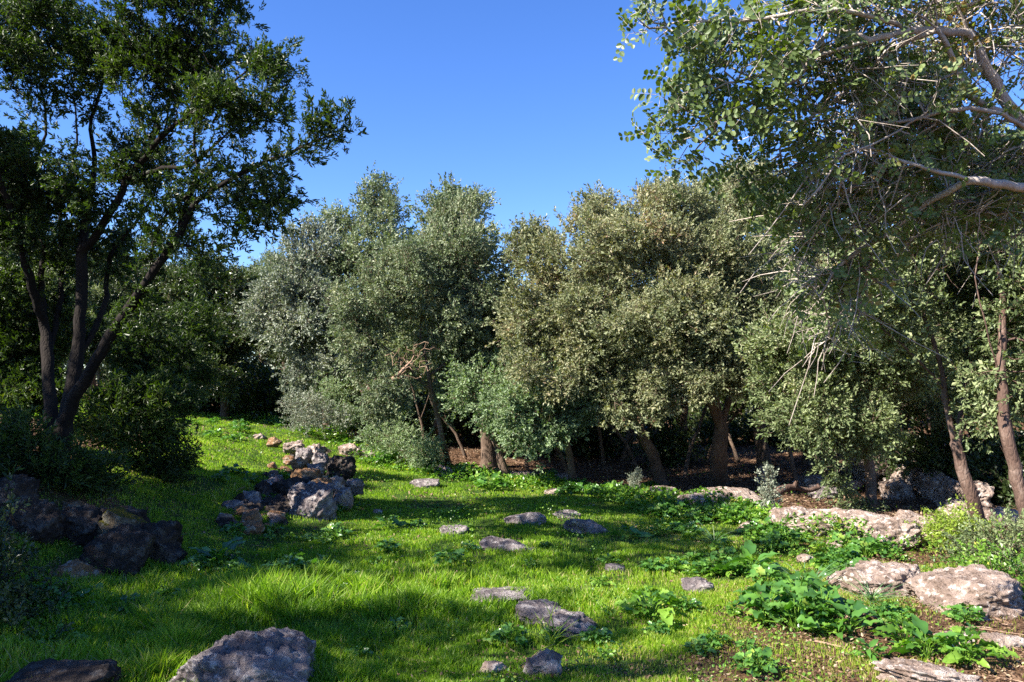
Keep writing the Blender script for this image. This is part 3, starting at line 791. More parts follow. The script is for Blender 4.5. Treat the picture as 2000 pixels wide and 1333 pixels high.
def tubes(pos, par, r, kids, cnt, rmin=0.0):
    """chains of nodes as tapering tubes"""
    n = len(pos)
    best = np.full(n, -1); bc = np.zeros(n)
    for i in range(1, n):
        p = par[i]
        if cnt[i] > bc[p]: bc[p] = cnt[i]; best[p] = i
    Vs, Q, off = [], [], 0
    starts = [0] + [i for i in range(1, n) if best[par[i]] != i]
    for s in starts:
        ch = [s] if s == 0 else [par[s], s]
        k = s
        while best[k] >= 0: k = best[k]; ch.append(k)
        if len(ch) < 2: continue
        p = pos[ch]; rr = r[ch].copy()
        if s != 0: rr[0] = rr[1]
        if rr.max() < rmin: continue
        if s == 0:
            rr[:3] *= np.array([1.35, 1.15, 1.05])[:len(rr[:3])]
        rr[-1] *= 0.5
        m = 10 if rr[0] > 0.05 else (6 if rr[0] > 0.015 else 4)
        t = np.gradient(p, axis=0); t /= np.linalg.norm(t, axis=1, keepdims=True) + 1e-9
        ref = np.array([0.31, 0.87, 0.12]) if abs(t[0][1]) < 0.8 else np.array([1, 0, 0.1])
        a = np.cross(t, ref); a /= np.linalg.norm(a, axis=1, keepdims=True) + 1e-9
        b = np.cross(t, a)
        th = np.arange(m) / m * 2 * math.pi
        lump = 1.0
        if m == 10:
            lump = 1 + 0.16 * (vnoise(np.stack([np.repeat(np.arange(len(ch)) * .45, m), np.tile(np.cos(th) * 1.4, len(ch)), np.tile(np.sin(th) * 1.4, len(ch))], 1) + s, 3).reshape(len(ch), m) - .5) * 2
        ring = p[:, None] + (rr[:, None] * lump)[:, :, None] * (a[:, None] * np.cos(th)[None, :, None] + b[:, None] * np.sin(th)[None, :, None])
        Vs.append(ring.reshape(-1, 3))
        i0 = off + (np.arange(len(ch) - 1) * m)[:, None] + np.arange(m)[None]
        i1 = off + (np.arange(len(ch) - 1) * m)[:, None] + (np.arange(m)[None] + 1) % m
        Q.append(np.stack([i0, i1, i1 + m, i0 + m], 2).reshape(-1, 4))
        off += ring.shape[0] * m
    return (np.concatenate(Vs), np.concatenate(Q)) if Vs else (np.zeros((0, 3)), np.zeros((0, 4), int))

# leafy shoots: each is a handful of leaves on a short axis along +Z of its own frame
def shoot(kind, rng):
    leaves, twig = [], []
    if kind == 'oak':
        n, Ls, ll, asp = rng.integers(11, 17), 0.17, 0.048, 0.56
    elif kind == 'oakfar':
        n, Ls, ll, asp = rng.integers(9, 13), 0.20, 0.066, 0.60
    elif kind == 'lance':
        n, Ls, ll, asp = rng.integers(10, 15), 0.13, 0.066, 0.34
    elif kind == 'small':
        n, Ls, ll, asp = rng.integers(12, 18), 0.14, 0.034, 0.6
    if kind == 'carob':
        # pinnate leaves of rounded leaflets set in pairs
        Ls = 0.20
        for k in range(4):
            z0 = Ls * (0.25 + 0.75 * k / 3)
            az = k * 2.4 + rng.random()
            ax = np.array([math.cos(az) * .8, math.sin(az) * .8, .5]); ax /= np.linalg.norm(ax)
            sd_ = np.cross(ax, [0, 0, 1.0]); sd_ /= np.linalg.norm(sd_)
            upv = np.cross(sd_, ax)
            base = np.array([0, 0, z0])
            twig.append((base, base + ax * 0.15, .0018))
            for j in range(4):
                c = base + ax * (0.035 + 0.036 * j) - upv * 0.01 * j * j * .3
                for s in (-1, 1):
                    d = sd_ * s * .9 + ax * .42 + rng.normal(0, .12, 3); d /= np.linalg.norm(d)
                    leaves.append((c, d, np.cross(d, upv + rng.normal(0, .25, 3)), 0.040 * rng.uniform(.8, 1.15), 0.72))
        twig.append((np.zeros(3), np.array([0, 0, Ls]), .003))
        return leaves, twig
    for k in range(n):
        f = (k + rng.random()) / n
        z0 = Ls * (0.15 + 0.85 * f)
        az = k * 2.39996 + rng.normal(0, .3)
        tilt = math.radians(rng.uniform(25, 80)) * (1.0 - 0.45 * f)
        d = np.array([math.cos(az) * math.sin(tilt), math.sin(az) * math.sin(tilt), math.cos(tilt)])
        s = np.cross(d, [0, 0, 1.0]) + rng.normal(0, .35, 3); s /= np.linalg.norm(s) + 1e-9
        off = rng.normal(0, .012, 3)
        leaves.append((np.array([0, 0, z0]) + off, d, s, ll * rng.uniform(.65, 1.2), asp))
    twig.append((np.zeros(3), np.array([0, 0, Ls]), .003))
    return leaves, twig

def shoot_arrays(kind, rng, hi):
    lv, tw = shoot(kind, rng)
    V, F4, F3, o = [], [], [], 0
    for c, d, s, l, asp in lv:
        s = s / (np.linalg.norm(s) + 1e-9)
        upv = np.cross(s, d); w_ = l * asp * .5
        if hi:
            V += [c, c + d * l * .3 + s * w_ + upv * l * .12, c + d * l * .75 + s * w_ * .85 + upv * l * .08, c + d * l,
                  c + d * l * .75 - s * w_ * .85 + upv * l * .08, c + d * l * .3 - s * w_ + upv * l * .12]
            F4 += [(o, o + 3, o + 2, o + 1), (o, o + 5, o + 4, o + 3)]; o += 6
        else:
            V += [c, c + d * l * .5 + s * w_ + upv * l * .13, c + d * l, c + d * l * .5 - s * w_ + upv * l * .13]
            F3 += [(o, o + 2, o + 1), (o, o + 3, o + 2)]; o += 4
    vpl = 6 if hi else 4
    TV, TF, o = [], [], 0
    for a, b, rr in tw:
        t = (b - a) / np.linalg.norm(b - a); x = np.cross(t, [.3, .9, .2]); x /= np.linalg.norm(x); y = np.cross(t, x)
        for k in range(3):
            TV.append(a + rr * (x * math.cos(k * 2.094) + y * math.sin(k * 2.094)))
        TV.append(b)
        TF += [(o, o + 1, o + 3), (o + 1, o + 2, o + 3), (o + 2, o, o + 3)]; o += 4
    return np.array(V), np.array(F4 if hi else F3), vpl, np.array(TV), np.array(TF)

def place_shoots(kind, Pp, D, S, rng, hi=False, nvar=8):
    """returns leaf verts, faces, per-vertex random; twig verts, faces"""
    var = [shoot_arrays(kind, rng, hi) for _ in range(nvar)]
    which = rng.integers(0, nvar, len(Pp))
    D = D / (np.linalg.norm(D, axis=1, keepdims=True) + 1e-9)
    rv = rng.normal(size=D.shape)
    X = np.cross(D, rv); X /= np.linalg.norm(X, axis=1, keepdims=True) + 1e-9
    Y = np.cross(D, X)
    LV, LF, LR, TV, TF, lo, to = [], [], [], [], [], 0, 0
    for k in range(nvar):
        m = which == k
        if not m.any(): continue
        V, F, vpl, tv, tf = var[k]
        B = np.stack([X[m], Y[m], D[m]], 1)                     # rows are axes
        sc = S[m][:, None, None]
        W = Pp[m][:, None] + sc * np.einsum('vk,mkc->mvc', V, B)
        q = W.shape[0]
        LV.append(W.reshape(-1, 3)); LF.append((F[None] + (np.arange(q) * len(V))[:, None, None] + lo).reshape(-1, F.shape[1]))
        per = rng.random((q, len(V) // vpl)) * .75 + rng.random((q, 1)) * .25
        LR.append(np.repeat(per, vpl, axis=1).ravel())
        lo += q * len(V)
        W = Pp[m][:, None] + sc * np.einsum('vk,mkc->mvc', tv, B)
        TV.append(W.reshape(-1, 3)); TF.append((tf[None] + (np.arange(q) * len(tv))[:, None, None] + to).reshape(-1, 3)); to += q * len(tv)
    return np.concatenate(LV), np.concatenate(LF), np.concatenate(LR), np.concatenate(TV), np.concatenate(TF)

def tree(name, label, cat, paths, lobes, n_att, leaf, bark, kind='oak', seed=0, step=.22, kill=.38, r_root=.12, r_tip=.006,
         per=3, leaf_cnt=3, spread=.12, hi=False, wob=.25, up=.05, droop=0.0, group=None, scale=1.0, hollow=.38, shell=.45,
         twigs=True, dead=0, bare=0.0, density=1.0, cl=22, bare_twigs=0, limb_r=None):
    """paths/lobes in world space; everything is stored relative to the foot of the trunk"""
    rng = np.random.default_rng(seed)
    base = np.asarray(paths[0][0], float)
    step *= .78; kill = step * 1.12; n_att = int(n_att * ATTX)
    per = max(1, int(round(per * PERX[kind]))); spread *= SPX[kind]; r_root *= .68
    att = in_lobes(n_att, lobes, rng, shell, hollow, seed, cl)
    pos, par = colonize(paths, att, step, kill, 110, rng, wob, up)
    r, kids, cnt = radii(pos, par, r_tip, r_root)
    for (a0, a1), lr_ in zip(colonize.limbs, limb_r or []):
        r[a0:a1] = np.maximum(r[a0:a1], lr_ * np.linspace(1, .08, a1 - a0))
    root = empty(name, base, label, cat, group)
    pos = pos - base
    big = cnt > max(6, cnt[0] * 0.035)
    V, Q = tubes(pos, par, r, kids, cnt)
    # foliage on the fine ends
    fine = np.where((cnt <= leaf_cnt) & (np.arange(len(pos)) > 0))[0]
    if bare: fine = fine[rng.random(len(fine)) > bare]
    pi = par[fine]
    d = pos[fine] - pos[pi]
    m = np.repeat(np.arange(len(fine)), per)
    if density < 1: m = m[rng.random(len(m)) < density]
    t = rng.random(len(m))[:, None]
    Pp = pos[pi[m]] * (1 - t) + pos[fine[m]] * t + rng.normal(0, spread * .45, (len(m), 3))
    cen = np.array([np.average([l[0] for l in lobes]), np.average([l[1] for l in lobes]), np.average([l[2] for l in lobes])]) - base
    outw = Pp - cen; outw /= np.linalg.norm(outw, axis=1, keepdims=True) + 1e-9
    dn = d[m] / (np.linalg.norm(d[m], axis=1, keepdims=True) + 1e-9)
    D = dn * .7 + outw * .45 + rng.normal(0, .65, (len(m), 3)); D[:, 2] += .25 - droop
    S = rng.uniform(.7, 1.25, len(m)) * scale * (1.15 if kind.startswith('oak') else 1)
    lv, lf, lr, tv, tf = place_shoots(kind, Pp, D, S, rng, hi)
    lr = np.clip(lr * .8 + .1 + .55 * (vnoise(lv * 2.2, seed) - .5), 0, 1)
    if twigs:
        Q2 = np.concatenate([Q, np.stack([tf[:, 0], tf[:, 1], tf[:, 2], tf[:, 2]], 1) + len(V)]) if False else Q
        o = mesh_obj('trunk', np.concatenate([V, tv]), [Q, tf + len(V)], M[bark], root, smooth=True)
    else:
        o = mesh_obj('trunk', V, [Q], M[bark], root, smooth=True)
    mesh_obj('crown', lv, [lf], M[leaf], root, rnd=lr)
    if bare_twigs:
        nt_ = bare_twigs
        okf = fine[pos[fine][:, 0] > np.quantile(pos[fine][:, 0], .22)]
        j = rng.choice(okf, nt_)
        p0 = pos[j] + rng.normal(0, .03, (nt_, 3))
        dd = pos[j] - pos[par[j]]; dd /= np.linalg.norm(dd, axis=1, keepdims=True) + 1e-9
        dd = dd + rng.normal(0, .45, dd.shape) + np.array([-.35, -.05, -.15]); dd /= np.linalg.norm(dd, axis=1, keepdims=True)
        ln_ = rng.uniform(.1, .36, nt_)
        bend = rng.normal(0, .35, (nt_, 3)) + np.array([0, 0, -.15])
        sx = np.cross(dd, rng.normal(size=dd.shape)); sx /= np.linalg.norm(sx, axis=1, keepdims=True); sy = np.cross(dd, sx)
        rr0 = rng.uniform(.003, .006, nt_)
        rings = []
        for q in range(5):
            f = q / 4
            c = p0 + dd * (ln_ * f)[:, None] + bend * (ln_ * f * f)[:, None] + rng.normal(0, .009, (nt_, 3))
            for a_ in range(3):
                rings.append(c + (rr0 * (1 - .6 * f))[:, None] * (sx * math.cos(a_ * 2.094) + sy * math.sin(a_ * 2.094)))
        bv = np.stack(rings, 1).reshape(-1, 3)
        qs = np.array([(q * 3 + a_, q * 3 + (a_ + 1) % 3, q * 3 + 3 + (a_ + 1) % 3, q * 3 + 3 + a_) for q in range(4) for a_ in range(3)])
        mesh_obj('bare_twigs', bv, [(qs[None] + (np.arange(nt_) * 15)[:, None, None]).reshape(-1, 4)], M[bark], root, smooth=True)
    if dead:
        dp_, dpar = colonize([[pos[int(np.argmin(np.linalg.norm(pos + base - np.array(dead[0][:3]), axis=1)))] + base, np.array(dead[0][:3])]], in_lobes(dead[1], [dead[0]], rng, .7), .10, .13, 60, rng, .45, 0.0)
        dr, dk, dc = radii(dp_, dpar, .006, .035)
        dv, dq = tubes(dp_ - base, dpar, dr, dk, dc)
        mesh_obj('dead_branches', dv, [dq], M['bark_dead'], root, smooth=True)
    if TALK: print(name, 'nodes', len(pos), 'fine', len(fine), 'shoots', len(m), 'leaf faces', len(lf))
    return root

def lobe(u, v, d, ru, rv, rd=None):
    ru, rv = ru * .86, rv * .86
    c = P(u, v, d)
    a, b = ru / 1570 * d, rv / 1570 * d
    return (c[0], c[1], c[2], a, rd if rd else (a + b) / 2, b)

def foot(u, v, d=None):
    """a trunk's foot: on the ground, seen at pixel u,v (or in direction u at distance d)"""
    if d is None: return hit(u, v) - np.array([0, 0, .05])
    a, _ = ray(u, 760)
    return np.array([a * d, d, float(T(a * d, d)[0]) - .05])

def wood_tree(name, label, fo, limbs, lobes, n_att, leaf, bark='bark_oak', **kw):
    d0 = fo[1]
    paths = []
    for k, lm in enumerate(limbs):
        pts = [P(u, v, d) for (u, v, d) in lm]
        paths.append(([fo] + pts) if k == 0 or kw.get('multi', False) else pts)
    kw.pop('multi', None)
    return tree(name, label, kw.pop('cat', 'tree'), paths, [lobe(*l) for l in lobes], n_att, leaf, bark, **kw)

# --- the big many-stemmed tree on the left
F_ = P(108, 862, 8.4); F_[2] = float(T(F_[0], F_[1])[0]) - .1
paths = [[F_, P(135, 800, 8.3), P(165, 745, 8.2), P(225, 644, 8.0), P(262, 585, 7.9), P(319, 503, 7.8), P(352, 455, 7.7), P(388, 392, 7.6), P(439, 360, 7.5), P(525, 313, 7.3), P(574, 294, 7.2), P(619, 275, 7.1), P(660, 262, 7.1)],
         [P(355, 452, 7.7), P(362, 400, 7.7), P(385, 335, 7.7), P(378, 270, 7.6), P(400, 180, 7.5)],
         [P(330, 490, 7.8), P(380, 482, 7.6), P(392, 500, 7.5), P(384, 560, 7.4)],
         [P(112, 830, 8.4), P(150, 700, 8.6), P(160, 560, 8.7), P(160, 490, 8.7), P(176, 478, 8.6), P(225, 397, 8.4), P(247, 352, 8.4), P(281, 311, 8.3), P(330, 255, 8.1), P(420, 190, 7.9), P(520, 110, 7.8)],
         [P(247, 352, 8.4), P(319, 330, 8.2), P(375, 322, 8.0), P(470, 240, 7.8), P(540, 215, 7.7)],
         [P(160, 490, 8.7), P(170, 420, 8.9), P(186, 330, 9.0), P(180, 230, 9.0), P(230, 90, 8.9)],
         [F_ + [-.22, .25, 0], P(92, 700, 8.9), P(80, 560, 9.2), P(84, 470, 9.3), P(58, 370, 9.3), P(90, 240, 9.2), P(60, 100, 9.0)],
         [P(150, 700, 8.6), P(205, 600, 8.9), P(215, 500, 9.1), P(300, 380, 9.1), P(330, 200, 9.0)],
         [P(92, 700, 8.9), P(120, 560, 9.4), P(118, 420, 9.6), P(150, 260, 9.6), P(130, 80, 9.4)],
         [P(225, 644, 8.0), P(290, 560, 7.9), P(300, 470, 7.8), P(345, 400, 7.7), P(440, 330, 7.6)],
         [P(84, 640, 9.0), P(45, 500, 8.6), P(15, 400, 8.3), P(-30, 250, 8.0), P(-20, 60, 7.8)]]
lob = [lobe(100, 90, 8.8, 210, 170), lobe(330, 90, 8.2, 150, 120), lobe(500, 100, 7.8, 75, 70), lobe(545, 160, 7.7, 48, 60), lobe(480, 230, 7.7, 80, 70),
       lobe(620, 235, 7.1, 52, 42), lobe(450, 370, 7.6, 100, 60), lobe(530, 420, 7.4, 62, 62), lobe(230, 350, 8.4, 140, 110), lobe(40, 370, 8.6, 110, 150),
       lobe(-80, 200, 8.4, 130, 200), lobe(380, 540, 7.5, 40, 45), lobe(370, -20, 8.0, 110, 60), lobe(180, -60, 8.5, 200, 80), lobe(590, 380, 7.3, 30, 50), lobe(120, 460, 9.4, 120, 70), lobe(300, 440, 8.4, 70, 50), lobe(20, 560, 9, 60, 60), lobe(230, 540, 8.9, 50, 50), lobe(110, 600, 9.4, 60, 50), lobe(330, 600, 8.6, 35, 40)]
tree('evergreen_tree', 'big dark many-stemmed tree on the left, one stem leaning over the glade', 'tree', paths, lob, 5200, 'mastic', 'bark_dark',
     kind='lance', seed=21, step=.16, kill=.24, r_root=.20, limb_r=[.075, .03, .02, .065, .03, .045, .06, .035, .035, .03, .05], r_tip=.0045, per=5, leaf_cnt=4, hi=True, hollow=.44, shell=.6, wob=.35, density=1, scale=.76)

# --- carob at the right whose branches hang into the picture
F_ = foot(2330, 1000, 4.6)
paths = [[F_, P(2290, 800, 4.6), P(2240, 560, 4.6), P(2160, 400, 4.5), P(2060, 300, 4.4), P(1985, 225, 4.3), P(1930, 140, 4.2), P(1880, 40, 4.1), P(1840, -60, 4.0)],
         [P(2160, 400, 4.5), P(2060, 380, 4.2), P(2000, 368, 4.1), P(1900, 350, 3.95), P(1810, 330, 3.9), P(1740, 305, 3.9)],
         [P(1810, 330, 3.9), P(1700, 290, 3.9), P(1640, 300, 3.9)],
         [P(2060, 300, 4.4), P(1960, 225, 4.0), P(1850, 215, 3.9), P(1760, 238, 3.9), P(1690, 243, 3.9)],
         [P(1790, 238, 3.9), P(1730, 270, 3.8), P(1650, 305, 3.8), P(1620, 340, 3.75), P(1570, 400, 3.8)],
         [P(1985, 225, 4.3), P(1900, 190, 4.0), P(1830, 60, 3.8), P(1760, 20, 3.7)],
         [P(1880, 100, 4.1), P(1780, 60, 3.8), P(1700, 80, 3.7), P(1600, 110, 3.7), P(1500, 145, 3.7), P(1420, 165, 3.7)],
         [P(1830, 60, 3.8), P(1740, 100, 3.9), P(1650, 180, 3.9), P(1560, 250, 3.9), P(1520, 290, 3.9)],
         [P(1780, 60, 3.8), P(1640, 20, 3.6), P(1480, 35, 3.6), P(1380, 42, 3.6), P(1300, 46, 3.6)],
         [P(1700, 80, 3.7), P(1620, 60, 3.7), P(1560, 150, 3.8), P(1470, 200, 3.8), P(1400, 235, 3.8)],
         [P(2240, 560, 4.6), P(2100, 440, 4.9), P(1960, 430, 5.0), P(1830, 470, 5.1), P(1700, 520, 5.2), P(1570, 610, 5.2)],
         [P(1900, 350, 3.95), P(1800, 400, 4.2), P(1730, 460, 4.3), P(1650, 510, 4.3), P(1600, 580, 4.3)]]
lob = [(1310, 45, 3.6, 65, 42), (1380, 60, 3.65, 60, 50), (1420, 100, 3.7, 105, 75), (1360, 180, 3.75, 60, 45), (1315, 225, 3.8, 72, 26), (1375, 270, 3.8, 45, 36), (1500, 200, 3.8, 110, 100),
       (1540, 60, 3.7, 120, 60), (1640, 150, 3.9, 150, 110), (1560, 330, 4.0, 100, 80), (1690, 330, 4.1, 130, 100), (1620, 430, 4.3, 90, 70), (1780, 200, 4.2, 140, 150),
       (1800, 400, 4.4, 120, 80), (1900, 300, 4.6, 130, 140), (1900, 60, 4.2, 150, 100), (2050, 150, 4.5, 150, 200), (1950, 440, 4.9, 110, 70), (1700, -30, 3.8, 250, 60), (1580, 560, 4.4, 50, 50), (1660, 540, 4.5, 70, 60), (1640, 640, 4.7, 45, 45)]
lob = [lobe(*l, rd=.18) for l in lob]
tree('carob_tree', 'near tree at the right edge, its pale twiggy branches filling the upper right', 'tree', paths, lob, 8600, 'carob', 'bark_pale',
     kind='carob', seed=33, step=.10, kill=.15, r_root=.14, r_tip=.0058, per=1, leaf_cnt=2, hi=True, hollow=.36, shell=.7, wob=.3, up=-.06, droop=.35, scale=.74, density=.48, cl=7, bare_twigs=1900)

# --- oaks that face the glade, each with the outline it has in the photograph
wood_tree('reddish_trunk_tree', 'slim tree with a reddish forked trunk leaning left in front of the right-hand rocks', foot(1915, 1052),
          [[(1900, 980, 8.8), (1872, 890, 8.8), (1850, 800, 8.8), (1838, 720, 8.8), (1805, 600, 8.8), (1790, 480, 8.7)],
           [(1866, 860, 8.8), (1885, 780, 9.0), (1888, 700, 9.1), (1920, 560, 9.2), (1940, 420, 9.2)],
           [(1845, 760, 8.8), (1790, 700, 8.6), (1720, 640, 8.4), (1650, 600, 8.2)],
           [(1888, 800, 9.0), (1930, 770, 8.6), (1945, 800, 8.4), (1915, 850, 8.3)]],
          [(1780, 600, 8.8, 120, 90), (1850, 480, 9.0, 120, 110), (1700, 560, 8.6, 90, 90), (1950, 600, 9.2, 90, 150), (1760, 400, 8.8, 90, 70), (1960, 380, 9.2, 100, 100), (1850, 680, 9, 90, 40)],
          1700, 'oak_green', 'bark_red', kind='oak', seed=41, step=.16, kill=.24, r_root=.115, per=3, r_tip=.005, hollow=.44, density=.9, bare_twigs=500)
wood_tree('reddish_trunk_tree', 'thicker reddish mottled trunk rising along the right edge of the picture', foot(2012, 1040, 8.0),
          [[(1995, 960, 8.0), (1968, 860, 8.0), (1955, 740, 8.1), (1960, 600, 8.2), (1948, 500, 8.2), (1990, 350, 8.3)],
           [(1955, 740, 8.1), (1925, 640, 8.0), (1905, 540, 8.0), (1925, 450, 8.0)]],
          [(1990, 560, 8.3, 90, 140), (2060, 400, 8.4, 130, 170), (2010, 760, 8.3, 80, 110), (1920, 420, 8.2, 80, 80), (2060, 620, 8.4, 110, 160)],
          1200, 'oak_green', 'bark_red', kind='oak', seed=42, step=.16, kill=.24, r_root=.115, per=3, hollow=.44, density=.8)
wood_tree('holm_oak', 'green oak with a single mottled trunk behind the largest pale limestone hump', foot(1700, 1002),
          [[(1702, 930, 11.6), (1690, 840, 11.6), (1700, 740, 11.5), (1690, 620, 11.5), (1660, 520, 11.5)]],
          [(1680, 820, 11.2, 80, 70), (1590, 790, 10.8, 90, 60), (1620, 848, 10.6, 55, 34), (1560, 700, 10.9, 120, 80), (1680, 680, 11.2, 130, 90), (1640, 560, 11.5, 120, 90), (1520, 805, 11, 60, 42), (1490, 740, 11, 60, 60), (1780, 720, 11.5, 60, 60), (1640, 885, 10.5, 20, 12)],
          2600, 'oak_green', kind='oak', seed=43, step=.2, kill=.27, r_root=.12, per=4)
wood_tree('holm_oak', 'broad olive-brown oak with the thick forked trunk behind the pair of pale boulders', foot(1402, 948),
          [[(1405, 880, 13.6), (1412, 820, 13.6), (1430, 760, 13.6), (1450, 640, 13.6), (1440, 500, 13.6)],
           [(1410, 830, 13.6), (1385, 760, 13.4), (1340, 650, 13.2), (1290, 520, 13.2), (1270, 440, 13.2)]],
          [(1290, 470, 13.2, 110, 90), (1210, 520, 13.0, 95, 90), (1330, 620, 12.6, 130, 100), (1420, 520, 13.2, 110, 110), (1240, 640, 12.6, 90, 90), (1200, 420, 13.4, 60, 50), (1320, 410, 13.4, 70, 55), (1420, 700, 12.6, 100, 80), (1330, 750, 12.4, 70, 50), (1430, 400, 13.8, 90, 60), (1500, 620, 13, 80, 90)],
          4200, 'oak_olive', kind='oak', seed=44, step=.22, kill=.29, r_root=.24, per=4)
wood_tree('holm_oak', 'brown-tinged oak with two arched limbs left of the broad olive-brown one', foot(1290, 940, 14.6),
          [[(1275, 890, 14.4), (1240, 830, 14.2), (1190, 760, 14.0), (1150, 650, 14.0), (1130, 540, 14.0)]],
          [(1090, 530, 14.0, 100, 80), (1060, 620, 13.6, 85, 80), (1130, 650, 13.2, 100, 90), (1170, 500, 14.0, 80, 80), (1040, 480, 14.4, 60, 45), (1180, 745, 13.0, 90, 65), (1080, 720, 13.0, 90, 60), (1235, 780, 12.8, 70, 45), (1160, 420, 14.4, 40, 45)],
          3600, 'oak_olive', kind='oak', seed=45, step=.22, kill=.29, r_root=.17, per=4)
wood_tree('holm_oak', 'tall pale green oak whose top rises highest behind the broad olive-brown one', foot(1490, 930, 16.2),
          [[(1485, 850, 16.2), (1480, 700, 16.2), (1450, 520, 16.2), (1440, 420, 16.2)]],
          [(1440, 400, 16.2, 100, 75), (1400, 480, 15.8, 90, 80), (1540, 430, 16.2, 100, 90), (1480, 560, 15.6, 130, 90), (1620, 520, 16.4, 100, 100), (1460, 350, 16.4, 60, 35), (1370, 390, 16.4, 60, 40)],
          2600, 'oak_olive', kind='oakfar', seed=46, step=.25, kill=.33, r_root=.2, per=4)
wood_tree('holm_oak', 'slender oak with crooked pale stem and dead twigs under its grey-green crown', foot(878, 908),
          [[(868, 870, 14.6), (856, 820, 14.6), (845, 770, 14.5), (835, 715, 14.4), (820, 640, 14.4), (840, 560, 14.4)],
           [(845, 770, 14.5), (800, 720, 14.2), (740, 670, 14.0), (700, 640, 13.9)],
           [(835, 730, 14.4), (880, 700, 14.4), (930, 640, 14.4), (940, 560, 14.4)]],
          [(720, 600, 14.0, 80, 80), (800, 540, 14.2, 100, 80), (890, 500, 14.6, 85, 90), (700, 680, 13.8, 50, 50), (750, 760, 13.6, 50, 55), (900, 620, 14.6, 95, 80), (890, 430, 15, 55, 45), (765, 800, 13.5, 36, 30), (930, 720, 14.8, 60, 60), (860, 400, 15, 35, 25), (928, 420, 15, 22, 40)],
          4000, 'oak_grey', kind='oak', seed=47, dead=(lobe(805, 705, 13.6, 75, 55), 500), step=.22, kill=.28, r_root=.10, per=4)
wood_tree('holm_oak', 'oak with a leaning flared trunk and fresh green low leaves at the wood edge', foot(990, 918, 14.4),
          [[(972, 870, 14.4), (950, 820, 14.4), (930, 780, 14.2), (925, 730, 14.1)]],
          [(920, 780, 13.9, 48, 36), (965, 800, 13.7, 40, 34), (935, 740, 14.0, 45, 35), (985, 730, 14.2, 40, 40)],
          900, 'oak_fresh', kind='oak', seed=48, step=.18, kill=.23, r_root=.13, per=3)
wood_tree('holm_oak', 'low oak whose pale green skirt hangs almost to the herbs mid wood edge', foot(1120, 925, 13.9),
          [[(1108, 860, 13.8), (1090, 810, 13.6), (1060, 770, 13.5)]],
          [(1035, 790, 13.3, 75, 42), (1020, 840, 13.2, 48, 38), (1078, 835, 13.2, 40, 30), (1100, 800, 13.4, 50, 40), (1040, 866, 13.1, 26, 14), (1060, 740, 13.6, 60, 35)],
          1500, 'oak_fresh', kind='oak', seed=49, step=.18, kill=.23, r_root=.11, per=4)
wood_tree('holm_oak', 'oak with a short straight dark trunk just behind the leaning flared one', foot(955, 905, 16.0),
          [[(952, 850, 16.0), (940, 760, 16.0), (900, 600, 16.2), (890, 470, 16.4)]],
          [(890, 420, 16.4, 60, 45), (890, 520, 16.2, 100, 80), (960, 590, 16, 70, 90), (850, 640, 16, 80, 80), (980, 680, 15.6, 50, 70)],
          2000, 'oak_grey', kind='oakfar', seed=50, step=.25, kill=.33, r_root=.22, per=4)
wood_tree('holm_oak', 'grey oak with a peaked top, tallest of those left of the middle gap', foot(760, 860, 20.0),
          [[(755, 780, 20), (745, 640, 20), (735, 500, 20)]],
          [(735, 410, 20, 55, 50), (690, 450, 20, 70, 55), (780, 440, 20, 50, 50), (740, 520, 19.5, 130, 80), (660, 540, 19.5, 70, 90), (700, 640, 19.2, 100, 90), (735, 370, 20.2, 22, 18)],
          2800, 'oak_grey', kind='oakfar', seed=51, step=.28, kill=.36, r_root=.22, per=4)
wood_tree('holm_oak', 'silver-leaved oak drooping beside the track, pale against dark shade', foot(640, 830, 19.0),
          [[(635, 770, 19), (620, 680, 18.8), (600, 580, 18.6)]],
          [(580, 560, 18.4, 75, 60), (530, 620, 18.2, 60, 55), (600, 650, 18.0, 75, 60), (560, 700, 17.9, 60, 50), (620, 730, 17.8, 60, 45), (640, 600, 18.2, 60, 70), (600, 500, 18.8, 50, 40), (600, 440, 19, 34, 34)],
          2600, 'oak_silver', kind='oakfar', seed=52, step=.25, kill=.32, r_root=.17, per=4)
wood_tree('holm_oak', 'dim green oak filling the shade between the track and the leaning dark stem', foot(440, 800, 21),
          [[(435, 740, 21), (420, 640, 21), (420, 560, 21)]],
          [(420, 560, 20.5, 90, 60), (350, 640, 20, 90, 80), (450, 660, 20, 80, 70), (500, 600, 20.5, 60, 70), (400, 720, 19.6, 110, 50), (300, 560, 21, 60, 60)],
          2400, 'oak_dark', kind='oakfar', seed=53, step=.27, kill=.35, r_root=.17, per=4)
# --- oaks of the deeper wood, copied from four grown ones
def proto(seed, leaf, trunk_lean=0.3, n=1500, kind='oakfar'):
    rng = np.random.default_rng(seed)
    lean = rng.normal(0, trunk_lean, 2)
    path = [[np.zeros(3), np.array([lean[0] * .4, lean[1] * .4, 1.2]), np.array([lean[0], lean[1], 2.6]), np.array([lean[0] * 1.2, lean[1], 4.2])],
            [np.array([lean[0] * .6, lean[1] * .6, 1.8]), np.array([rng.normal(0, .9), rng.normal(0, .9), 3.6])]]
    lobes = []
    for k in range(9):
        a = rng.random() * 6.28; r = rng.uniform(.4, 1.7)
        lobes.append((math.cos(a) * r, math.sin(a) * r, rng.uniform(3.0, 5.7) - .15 * r, rng.uniform(.7, 1.1), rng.uniform(.7, 1.1), rng.uniform(.6, .95)))
    lobes.append((lean[0], lean[1], 6.2, .6, .6, .7))
    return tree('holm_oak', 'x', 'tree', path, lobes, n, leaf, 'bark_oak', kind=kind, seed=seed, step=.28, r_root=.19, per=3)
PR = [proto(201, 'oak_green'), proto(202, 'oak_grey'), proto(203, 'oak_olive'), proto(204, 'oak_dark')]
_used = set()
